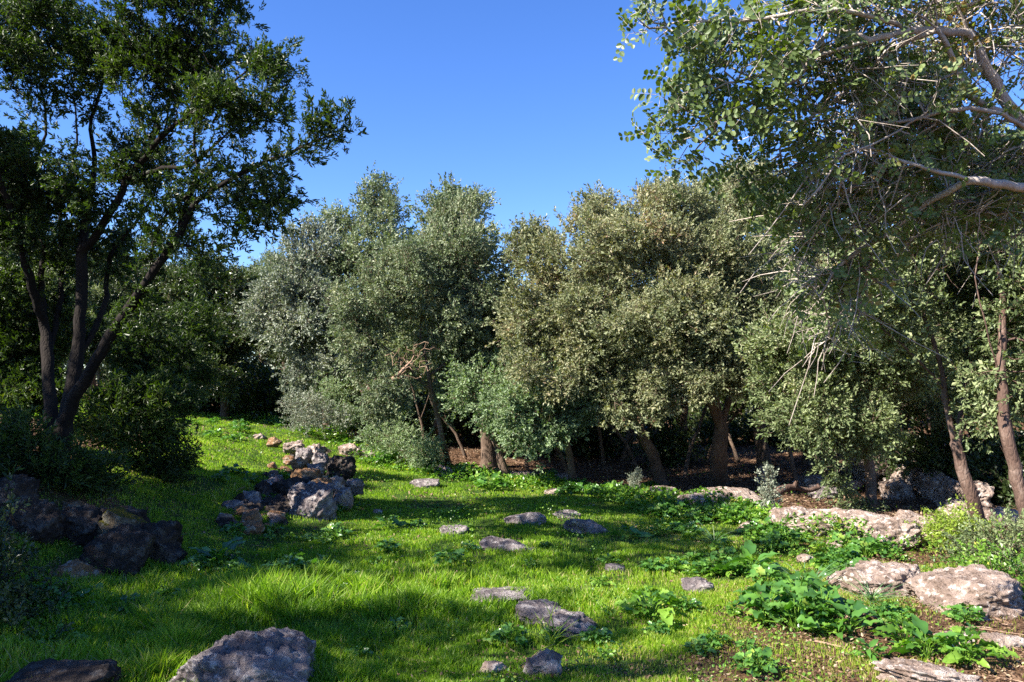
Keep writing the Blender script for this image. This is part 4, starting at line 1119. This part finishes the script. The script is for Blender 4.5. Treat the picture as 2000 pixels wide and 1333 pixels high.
def deep(k, u, d, vtop, label, group, rz=None):
    a, _ = ray(u, 760)
    x, y = a * d, d
    z = float(T(x, y)[0])
    H = EYE + (760 - vtop) / 1570 * d - z
    s = H / 6.9
    rz = random.uniform(0, 6.28) if rz is None else rz
    if k not in _used:
        _used.add(k); r = PR[k]; r.location = (x, y, z - .05); r.rotation_euler = (0, 0, rz); r.scale = (s,) * 3
        r['label'] = label; r['group'] = group
    else:
        r = copy_tree(PR[k], (x, y, z - .05), rz, s, label, group)
    return r
SEC = 'oaks standing directly behind the front row'
for k, u, d, vt in [(1, 1010, 18.5, 560), (2, 1090, 18.5, 500), (0, 1220, 18, 450), (3, 1330, 18.5, 450), (0, 1570, 17, 430), (2, 1660, 19, 380), (1, 1760, 16, 400), (0, 1850, 14.5, 330), (2, 1960, 13.5, 260), (0, 2080, 12, 200),
                    (3, 850, 19, 560), (3, 940, 20, 590), (0, 1740, 13.6, 560), (0, 1900, 12.5, 600)]:
    deep(k, u, d, vt, 'holm oak crowded close behind the front row of trees at the wood edge', SEC)
DEEP = 'oaks deep in the wood'
for u in range(880, 2300, 118):
    deep(random.choice((0, 1, 3, 3)), u + random.uniform(-30, 30), random.uniform(22, 26), random.uniform(520, 580), 'shaded holm oak deep in the wood, only glimpsed between nearer crowns', DEEP)
for u in range(760, 2300, 130):
    deep(random.choice((0, 1, 3)), u + random.uniform(-30, 30), random.uniform(28, 33), random.uniform(560, 610), 'shaded holm oak deep in the wood, only glimpsed between nearer crowns', DEEP)
SL = 'slim stems between the thick oak trunks'
def slim(seed):
    rng = np.random.default_rng(seed)
    l = rng.normal(0, .45, 2)
    path = [[np.zeros(3), np.array([l[0] * .3, l[1] * .3, 1.0]), np.array([l[0] * .9, l[1], 2.2]), np.array([l[0] * 1.5, l[1], 3.4])], [np.array([l[0] * .4, l[1] * .4, 1.3]), np.array([-l[0] * .5, l[1], 2.8])]]
    return tree('holm_oak', 'x', 'tree', path, [(l[0] * 1.5, l[1], 4.0, .9, .9, .8), (l[0], l[1] + .3, 3.2, .8, .8, .4), (-l[0] * .5, l[1], 3.2, .6, .6, .5)], 500, 'oak_green', 'bark_oak', kind='oakfar', seed=seed, step=.26, r_root=.10, per=3)
PR += [slim(231), slim(232)]
for k, (u, d) in enumerate([(1110, 15.2), (1180, 16.6), (1335, 15.6), (1480, 15.0), (1556, 13.6), (1600, 14.6), (1655, 15.5), (835, 17), (1245, 16.4), (1760, 15.5), (910, 17.5), (1030, 16), (1375, 17.2), (1820, 13), (1440, 17.5)]):
    deep(4 + k % 2, u, d, random.uniform(470, 560), 'slim oak stem standing in the shade between the thick trunks of the front row', SL)
log_ = np.array([P(1508, 966, 12.0), P(1530, 955, 12.0), P(1552, 952, 12.1), P(1580, 958, 12.2), P(1600, 952, 12.3)])
lp_, lpar = colonize([list(log_)], np.array([P(1600, 935, 12.3), P(1560, 935, 12.0)]), .06, .1, 4, np.random.default_rng(5))
lr_, lk_, lc_ = radii(lp_, lpar, .035, .07)
lv_, lq_ = tubes(lp_ - log_[0], lpar, np.maximum(lr_, .035), lk_, lc_)
tag(mesh_obj('fallen_log', lv_, [lq_], M['bark_red'], smooth=True, loc=log_[0]), 'fallen reddish log lying on the dark forest floor behind the smooth pale rock', 'log')
LEFT = 'grey oaks beyond the track'
for k, u, d, vt in [(1, 350, 27, 500), (1, 440, 29, 480), (1, 520, 27, 470), (3, 600, 25, 500), (1, 650, 27, 450), (1, 560, 32, 455), (3, 830, 26, 540)]:
    deep(k, u, d, vt, 'grey-green oak rising beyond the far end of the sunlit track', LEFT)
LL = 'dim trees behind the many-stemmed tree'
for k, u, d, vt in [(3, 300, 24, 470), (0, 220, 23, 430), (3, 130, 22, 400), (0, 40, 23, 330), (3, -60, 21, 240), (0, -150, 22, 150), (1, 180, 28, 440), (3, 350, 22, 520), (3, 60, 27, 440), (1, -40, 27, 300), (3, 250, 20, 600), (0, 110, 19.5, 480), (3, 200, 20, 520)]:
    deep(k, u, d, vt, 'dim tree glimpsed between the stems of the big many-stemmed tree on the left', LL)

# woodland too far and dense to count
def far_wood():
    n = 26000
    a = R0.uniform(-1.15, 1.15, n); rr = R0.uniform(37, 48, n)
    x = np.sin(a) * rr; y = np.cos(a) * rr + 0.0
    top = 3.2 + 2.6 * n2(x, y, .25, 81, 2)
    z = T(x, y) + top * R0.random(n) ** .7
    D = np.stack([R0.normal(size=n), R0.normal(size=n) - .6, R0.random(n)], 1)
    lv, lf, lr, _, _ = place_shoots('oakfar', np.stack([x, y, z], 1), D, R0.uniform(3.0, 4.5, n), R0)
    o = mesh_obj('distant_woodland', lv, [lf], M['oak_grey'], rnd=lr)
    tag(o, 'far evergreen woodland closing the view behind the trees', 'woodland', kind='stuff')
far_wood()

# --- unseen trees added outside the left edge, crowns shaped to shade the lawn
TS = math.tan(SUN_EL); SX, SY = SUN_DIR[0] / _n, SUN_DIR[1] / _n
def shade(u, v, h, r, flat=.6):
    """a foliage mass h metres up whose shadow falls on the ground seen at pixel u,v"""
    g = hit(u, v)
    return (g[0] + SX * h / TS, g[1] + SY * h / TS, g[2] + h, r, r, r * flat)
def shade_tree(x, y, label, lobes, n, seed, leaf='oak_dark', density=.8):
    z = float(T(x, y)[0])
    c = np.mean(np.array(lobes)[:, :3], axis=0)
    p0 = np.array([x, y, z])
    path = [[p0, p0 * .7 + c * .3 + [0, 0, .4], p0 * .3 + c * .7]]
    for l in lobes:
        path.append([p0 * .3 + c * .7, np.array(l[:3])])
    return tree('holm_oak', label, 'tree', path, lobes, n, leaf, 'bark_oak', kind='oakfar', seed=seed, step=.26, r_root=.2, per=3, density=density, group='unseen oaks added outside the left edge')
shade_tree(-8.2, 1.2, 'unseen tall oak added outside the left edge to shade the near lawn',
           [shade(1060, 1045, 5.2, .65), shade(1200, 1060, 5.4, .75), shade(1350, 1065, 5.6, .7), shade(860, 1075, 5.0, .45), shade(640, 1040, 5.0, .38), shade(985, 1085, 5.2, .3), shade(770, 1100, 4.8, .25), shade(480, 1052, 4.8, .35), shade(1130, 1110, 5.0, .4), shade(1430, 1085, 5.7, .45)], 1700, 301, density=.62)
shade_tree(-7.2, -.8, 'unseen tall oak added outside the left edge to shade the near lawn',
           [shade(700, 1265, 5.0, .55), shade(450, 1270, 5.0, .5), shade(830, 1290, 5.2, .22), shade(1060, 1190, 5.4, .2), shade(940, 1240, 5.5, .2), shade(1180, 1230, 5.5, .22), shade(1290, 1300, 5.6, .22), shade(1120, 1325, 5.6, .2)], 900, 302, density=.85)
shade_tree(-9.5, 3.5, 'unseen tall oak added outside the left edge to shade the near lawn',
           [shade(400, 1000, 5.4, .55), shade(250, 980, 5.6, .7), shade(500, 1040, 5.0, .4), shade(60, 1150, 5.4, .6), shade(60, 1280, 5.2, .7), shade(200, 1270, 5.2, .4), shade(160, 1000, 6, .7), shade(420, 1050, 5, .4), shade(130, 1100, 5, .6), shade(60, 1220, 5, .7), shade(150, 1300, 5, .5), shade(260, 1240, 5, .35)], 2300, 303)
for k, x, y, s in [(3, -13.2, 6.6, 1.0), (3, -10.2, 4.2, 1.0)]:  # more unseen oaks, added to darken the left side
    z = float(T(x, y)[0])
    copy_tree(PR[k], (x, y, z), random.uniform(0, 6), s, 'unseen tall oak added outside the left edge to shade the near lawn', 'unseen oaks added outside the left edge')

# ---------------------------------------------------------------- shrubs
def shrub(label, u, v, lobes, n, leaf, kind='small', seed=0, bark='bark_oak', d=None, stems=5, per=3, name='shrub', group=None, **kw):
    f = foot(u, v, d)
    rng = np.random.default_rng(seed)
    L3 = [lobe(*l) for l in lobes]
    paths = []
    for k in range(stems):
        l = L3[k % len(L3)]
        e = np.array(l[:3]) + rng.normal(0, .3, 3) * np.array(l[3:])
        paths.append([f, f * .5 + e * .5 + [0, 0, .05], e])
    return tree(name, label, 'shrub', paths, L3, n, leaf, bark, kind=kind, seed=seed, step=kw.pop('step', .13), r_root=.03, r_tip=.004, per=per, group=group, **kw)
shrub('grey-green bush beside the far end of the sunlit track', 610, 838, [(590, 800, 17.2, 36, 30), (625, 790, 17, 40, 35), (575, 820, 17, 24, 18), (650, 815, 16.8, 30, 25)], 700, 'oak_silver', seed=61, step=.2)
shrub('taller grey-green bush between the silver-leaved oak and the pale bush', 660, 840, [(650, 770, 17.4, 30, 35), (680, 800, 17, 30, 35), (625, 740, 17.8, 24, 26)], 500, 'oak_fresh', seed=62, step=.2)
shrub('pale bush at the foot of the crooked oak', 765, 885, [(740, 850, 15, 38, 28), (785, 855, 14.8, 36, 30), (760, 825, 15, 30, 20), (720, 870, 14.8, 20, 14)], 800, 'oak_fresh', seed=63, step=.17)
shrub('small light green bush right of the pale bush under the crooked oak', 840, 897, [(835, 882, 14.4, 28, 16), (815, 890, 14.2, 16, 9)], 260, 'oak_fresh', seed=64)
shrub('dark glossy bush on the bank right of the leaning stem', 255, 880, [(250, 800, 9.4, 75, 55), (310, 830, 9.6, 50, 45), (200, 840, 9.0, 60, 50), (330, 780, 10, 40, 40)], 1500, 'mastic', 'lance', seed=65, bark='bark_dark')
shrub('dark bush with glints of sun at the base of the many-stemmed tree', 60, 940, [(40, 880, 8.0, 70, 55), (120, 910, 7.9, 60, 40), (-20, 930, 7.6, 50, 60), (180, 930, 8.2, 60, 30)], 1200, 'mastic', 'lance', seed=66, bark='bark_dark')
shrub('tall dark shrub filling the gap under the leaning stem', 330, 830, [(300, 690, 11, 70, 70), (360, 730, 11.5, 50, 60), (260, 740, 10.6, 60, 60), (380, 650, 12, 50, 50)], 1600, 'mastic', 'lance', seed=67, bark='bark_dark')
shrub('dark shrub behind the stems at the far left', 40, 860, [(30, 700, 9.6, 70, 90), (-40, 600, 9.6, 80, 110), (60, 780, 9.4, 70, 60), (110, 640, 10.2, 60, 70)], 1700, 'mastic', 'lance', seed=68, bark='bark_dark')
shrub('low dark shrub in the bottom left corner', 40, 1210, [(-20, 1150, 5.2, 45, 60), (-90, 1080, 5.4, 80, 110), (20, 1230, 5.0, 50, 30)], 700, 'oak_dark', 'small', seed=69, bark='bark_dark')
shrub('small dark bush on the grassy bank left of the tumbled wall', 330, 950, [(340, 905, 10.2, 50, 30), (290, 900, 9.8, 40, 35)], 500, 'mastic', 'lance', seed=70, bark='bark_dark')
shrub('bright yellow-green bush at the foot of the forked reddish trunk', 1862, 1066, [(1845, 1040, 8.2, 24, 16), (1880, 1042, 8.1, 24, 18), (1862, 1055, 8.0, 30, 12)], 260, 'yellowgreen', seed=71, stems=6)
shrub('spreading dark green bush at the right edge behind the big boulder', 1950, 1098, [(1930, 1075, 7.5, 45, 18), (1985, 1065, 7.4, 40, 24), (1890, 1085, 7.5, 24, 12), (2040, 1070, 7.4, 50, 30)], 800, 'oak_green', seed=72, stems=8)
shrub('leafy tuft growing in the hollow of the big limestone boulder', 1950, 1160, [(1935, 1138, 6.2, 30, 14), (1965, 1132, 6.2, 26, 14)], 260, 'cover', seed=73, stems=6)
shrub('grey upright sapling left of the smooth pale rock', 1502, 1000, [(1503, 965, 10.6, 13, 24), (1500, 925, 10.6, 9, 20), (1497, 985, 10.6, 16, 10)], 160, 'oak_silver', seed=74, stems=3, spread=.03, name='sapling')
shrub('tiny sprig standing up from the herb tangle', 1240, 962, [(1238, 935, 12.4, 8, 14), (1244, 925, 12.4, 5, 12)], 40, 'oak_silver', seed=75, stems=2, spread=.02, scale=.6, name='sapling')
# dark undergrowth between the trunks
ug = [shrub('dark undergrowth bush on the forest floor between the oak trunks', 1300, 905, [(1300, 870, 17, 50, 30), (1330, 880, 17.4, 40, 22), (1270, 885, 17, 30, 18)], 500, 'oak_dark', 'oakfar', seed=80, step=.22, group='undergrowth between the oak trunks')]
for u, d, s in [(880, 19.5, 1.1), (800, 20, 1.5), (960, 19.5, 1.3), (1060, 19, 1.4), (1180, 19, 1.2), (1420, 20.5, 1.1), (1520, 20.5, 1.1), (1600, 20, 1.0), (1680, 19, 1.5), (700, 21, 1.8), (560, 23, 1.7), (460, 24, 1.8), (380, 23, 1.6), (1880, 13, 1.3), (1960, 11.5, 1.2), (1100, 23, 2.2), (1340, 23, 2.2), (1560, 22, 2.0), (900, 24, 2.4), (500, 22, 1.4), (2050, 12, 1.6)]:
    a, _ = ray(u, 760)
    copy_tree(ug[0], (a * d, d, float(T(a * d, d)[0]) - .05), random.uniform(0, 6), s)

# ---------------------------------------------------------------- broad-leaved herbs
def blade_grid(L_, W, nu, nv, shape, curl, wave, rng):
    """a leaf along +X, cupped and drooping; returns (nu*nv,3)"""
    u = np.linspace(0, 1, nu); v = np.linspace(-1, 1, nv)
    U, Vv = np.meshgrid(u, v, indexing='ij')
    if shape == 'heart': prof = np.sin(np.pi * U ** .6) ** .55
    elif shape == 'spear': prof = np.sin(np.pi * np.clip(U, 0, 1) ** .75) * (1 - .25 * U)
    else: prof = (1 - U) ** .6 * np.minimum(1, U * 6 + .5)
    prof[0] = .06; prof[-1] = .22 if shape == 'heart' else .02
    x = U * L_; y = Vv * W * .5 * prof
    if shape == 'heart': x = x - .22 * L_ * np.abs(Vv) ** 1.5 * np.exp(-U * 5)
    z = -curl * L_ * U ** 2 + .22 * np.abs(Vv) * W * prof * .7 + wave * W * np.sin(U * 14 + rng.random() * 6) * Vv ** 2 * np.sign(Vv) * prof
    return np.stack([x, y, z], 2).reshape(-1, 3)

def herb(name, label, loc, seed, n=16, leafL=.16, leafW=.10, rise=.16, spread=.16, shape='heart', mat='broad', group=None, cat='plant', tilt=(-.1, .6)):
    rng = np.random.default_rng(seed)
    nu, nv = (7, 5) if shape != 'strap' else (7, 3)
    LV, LF, LR, SV, SF = [], [], [], [], []
    idx = (np.arange(nu - 1)[:, None] * nv + np.arange(nv - 1)[None]).ravel()
    q = np.stack([idx, idx + nv, idx + nv + 1, idx + 1], 1)
    for k in range(n):
        f = (k + .5) / n
        az = k * 2.39996 + rng.normal(0, .3)
        sc = rng.uniform(.65, 1.2)
        if shape == 'strap':
            G = blade_grid(leafL * sc, leafW, nu, nv, shape, rng.uniform(.2, .9), 0, rng)
            el = rng.uniform(.5, 1.25); base = np.array([rng.normal(0, .02), rng.normal(0, .02), 0])
        else:
            G = blade_grid(leafL * sc, leafW * sc, nu, nv, shape, rng.uniform(.1, .5), .22, rng)
            el = rng.uniform(*tilt)
            r = spread * math.sqrt(f) * rng.uniform(.6, 1.1); h = rise * (1 - .55 * f) * rng.uniform(.6, 1.15)
            base = np.array([math.cos(az) * r, math.sin(az) * r, h])
        roll = rng.normal(0, .35)
        cr, sr = math.cos(roll), math.sin(roll)
        G = G @ np.array([[1, 0, 0], [0, cr, sr], [0, -sr, cr]])
        ce, se = math.cos(el), math.sin(el)
        G = G @ np.array([[ce, 0, se], [0, 1, 0], [-se, 0, ce]])
        a2 = az + rng.normal(0, .5)
        ca, sa = math.cos(a2), math.sin(a2)
        G = G @ np.array([[ca, sa, 0], [-sa, ca, 0], [0, 0, 1]]) + base
        LV.append(G); LF.append(q + k * nu * nv)
        val = rng.random() * .9 + (.4 if rng.random() < .08 else 0)
        LR.append(np.full(nu * nv, min(val, 1)))
        if shape != 'strap':
            p0 = np.array([0, 0, -.02]); p1 = base * [.55, .55, .8]; p2 = base
            o = len(SV) * 1
            side = np.array([-math.sin(az), math.cos(az), 0]) * .004
            upn = np.array([0, 0, .004])
            b = len(SV)
            for p in (p0, p1, p2):
                SV += [p + side, p - side * .5 + upn, p - side * .5 - upn]
            for s in range(2):
                for j in range(3):
                    SF.append((b + s * 3 + j, b + s * 3 + (j + 1) % 3, b + (s + 1) * 3 + (j + 1) % 3, b + (s + 1) * 3 + j))
    root = empty(name, loc, label, cat, group)
    mesh_obj('leaves', np.concatenate(LV), [np.concatenate(LF)], M[mat], root, rnd=np.concatenate(LR), smooth=True)
    if SV:
        mesh_obj('stalks', np.array(SV), [np.array(SF)], M['cover'], root, rnd=np.full(len(SV), .7))
    return root

HP = [herb('broadleaf_herb', 'x', (0, 0, 0), 401, 34, .092, .075, .15, .17, 'heart'),
      herb('broadleaf_herb', 'x', (0, 0, 0), 402, 46, .088, .070, .19, .20, 'heart'),
      herb('broadleaf_herb', 'x', (0, 0, 0), 403, 16, .20, .085, .14, .10, 'spear', tilt=(.0, .8)),
      herb('broadleaf_herb', 'x', (0, 0, 0), 404, 34, .065, .05, .12, .15, 'heart', 'cover')]
_hu = set()
def put(k, u, v, s, label, group=None, name=None):
    h = hit(u, v)
    loc = (h[0], h[1], h[2])
    if k not in _hu:
        _hu.add(k); r = HP[k]; r.location = loc; r.rotation_euler = (0, 0, random.uniform(0, 6)); r.scale = (s,) * 3
        r['label'] = label
        if group: r['group'] = group
    else:
        r = copy_tree(HP[k], loc, random.uniform(0, 6), s, label, group)
    return r
ONE = [
 (1, 1500, 1215, 1.15, 'left end of the big glossy broad-leaved clump in the sunny right foreground'),
 (0, 1555, 1232, 1.25, 'front plant of the big glossy clump, standing on the brown earth margin'),
 (1, 1610, 1222, 1.2, 'right-hand plant of the big glossy clump, throwing a dark shadow on bare earth'),
 (1, 1560, 1190, 1.2, 'rear plant of the big glossy clump in the right foreground'),
 (2, 1660, 1240, .8, 'small spear-leaved plant at the right tip of the big glossy clump'),
 (2, 1468, 1128, 1.2, 'pale-leaved plant at the shade border above the big glossy clump'),
 (0, 1500, 1150, 1.0, 'dark-leaved plant just below the pale-leaved one at the shade border'),
 (1, 1650, 1140, .9, 'broad-leaved plant left of the wide flat limestone slab'),
 (2, 430, 1112, 1.1, 'bright large-leaved plant at the foot of the left slab pile'),
 (0, 385, 1118, .8, 'smaller companion left of the bright large-leaved plant by the slab pile'),
 (1, 560, 1128, .9, 'leafy plant in the long sunlit grass left of centre'),
 (0, 625, 1122, .85, 'leafy plant at the right end of the long sunlit grass'),
 (0, 655, 1052, .9, 'bluish broad leaves at the foot of the largest wall boulder'),
 (2, 760, 1035, .8, 'dark leafy plant in the shaded lawn right of the tumbled wall'),
 (0, 880, 1105, .8, 'leafy plant in the shaded lawn below the small peaked rock'),
 (0, 995, 1262, .75, 'dark leafy plant left of the yellowing grass tuft'),
 (3, 1268, 1210, 1.4, 'bushy fresh green plant alone in the near lawn right of the outcrop'),
 (2, 1228, 1052, .8, 'small spear-leaved plant alone in the shaded lawn right of centre'),
 (0, 960, 960, 1.4, 'large-leaved plant at the wood edge under the grey strap tuft'),
 (2, 1810, 1290, .9, 'low spreading plant on brown earth above the striped bar'),
 (3, 1880, 1300, 1.3, 'rough-leaved plant right of the striped bar'),
 (3, 1770, 1265, 1.1, 'feathery low plant above the left end of the striped bar'),
 (2, 1700, 1290, .5, 'tiny upright seedling near the bottom edge left of the striped bar'),
 (0, 1480, 1320, .7, 'dark low plant at the bottom edge right of centre'),
 (0, 140, 1190, .8, 'dim leafy plant in the shade below the left pile'),
 (0, 320, 1180, .7, 'dim plant with two pale leaves in the shaded grass above the large grey boulder'),
 (0, 700, 1290, .45, 'single pale heart-shaped leaf plant in the dark grass near the bottom'),
]
for k, u, v, s, lb in ONE: put(k, u, v, s, lb)
def rows(label, group, spec, n, sc=(0.6, 1.1), ks=(0, 1, 3, 3)):
    for _ in range(n):
        u, v, du, dv = random.choice(spec)
        put(random.choice(ks), u + random.uniform(-du, du), v + random.uniform(-dv, dv), random.uniform(*sc), label, group)
rows('bright broad-leaved herb in the sunny band between the shade and the pale rocks', 'herbs in the sunny band by the pale rocks',
     [(1560, 1075, 60, 20), (1500, 1055, 40, 15), (1700, 1085, 50, 14), (1430, 1010, 40, 12), (1640, 1110, 40, 20)], 44, (.6, 1.0))
rows('herb in the green tangle along the shaded wood edge', 'herbs along the wood edge',
     [(1150, 965, 60, 12), (1230, 985, 60, 14), (1330, 1000, 40, 14), (1050, 950, 40, 8), (880, 925, 50, 8), (960, 945, 40, 10), (740, 905, 30, 8), (1400, 1015, 40, 12), (640, 845, 60, 8), (1000, 935, 120, 6), (1200, 960, 120, 8)], 90, (.7, 1.1), (0, 1, 3, 3, 3))
rows('dark herb in the shaded right part of the lawn', 'herbs in the shaded right part of the lawn', [(1400, 1080, 50, 25), (1310, 1050, 40, 20), (1440, 1110, 30, 20), (1370, 1110, 60, 20)], 22, (.5, .85))
rows('small broad-leaved herb scattered in the open turf', 'herbs scattered in the turf', [(900, 1150, 300, 140), (1250, 1200, 250, 100), (600, 1150, 200, 60), (1750, 1220, 150, 40), (800, 1040, 120, 50)], 70, (.3, .65))
rows('weed growing among the stones of the tumbled wall', 'weeds in the tumbled wall', [(500, 1040, 50, 20), (560, 960, 50, 30), (620, 920, 40, 30), (580, 1060, 60, 12), (680, 990, 30, 20)], 26, (.4, .8), (0, 3, 3))
rows('dim herb in the deep shade on the near left', 'herbs in the shade on the near left', [(150, 1230, 110, 60), (100, 1180, 80, 30), (300, 1200, 60, 30)], 22, (.4, .8), (0, 1, 3))
rows('herb in the sunny grass on the bank behind the tumbled wall', 'herbs on the bank behind the wall', [(440, 850, 30, 15), (470, 930, 40, 20), (400, 830, 30, 10), (560, 835, 50, 8), (680, 870, 20, 6)], 24, (.6, 1.0), (0, 3, 3))
st = herb('strap_leaved_tuft', 'grey-green strap-leaved tuft arching at the wood edge in the middle', hit(962, 935), 411, 34, .42, .018, shape='strap', mat='strap')
for k, (u, v, s, lb) in enumerate([(1580, 1160, .9, 'arching pale strap-leaved tuft between the two glossy clumps'), (1395, 1065, .7, 'bluish strap-leaved tuft in the shaded right of the lawn'),
                      (1700, 1180, .7, 'thin wiry strap tuft left of the wide flat slab')]):
    copy_tree(st, hit(u, v), k * 2.0, s, lb)
herb('yellowing_tuft', 'yellowing grass tuft at the lower end of the diagonal outcrop', hit(1078, 1262), 412, 22, .26, .012, shape='strap', mat='yellowgreen')
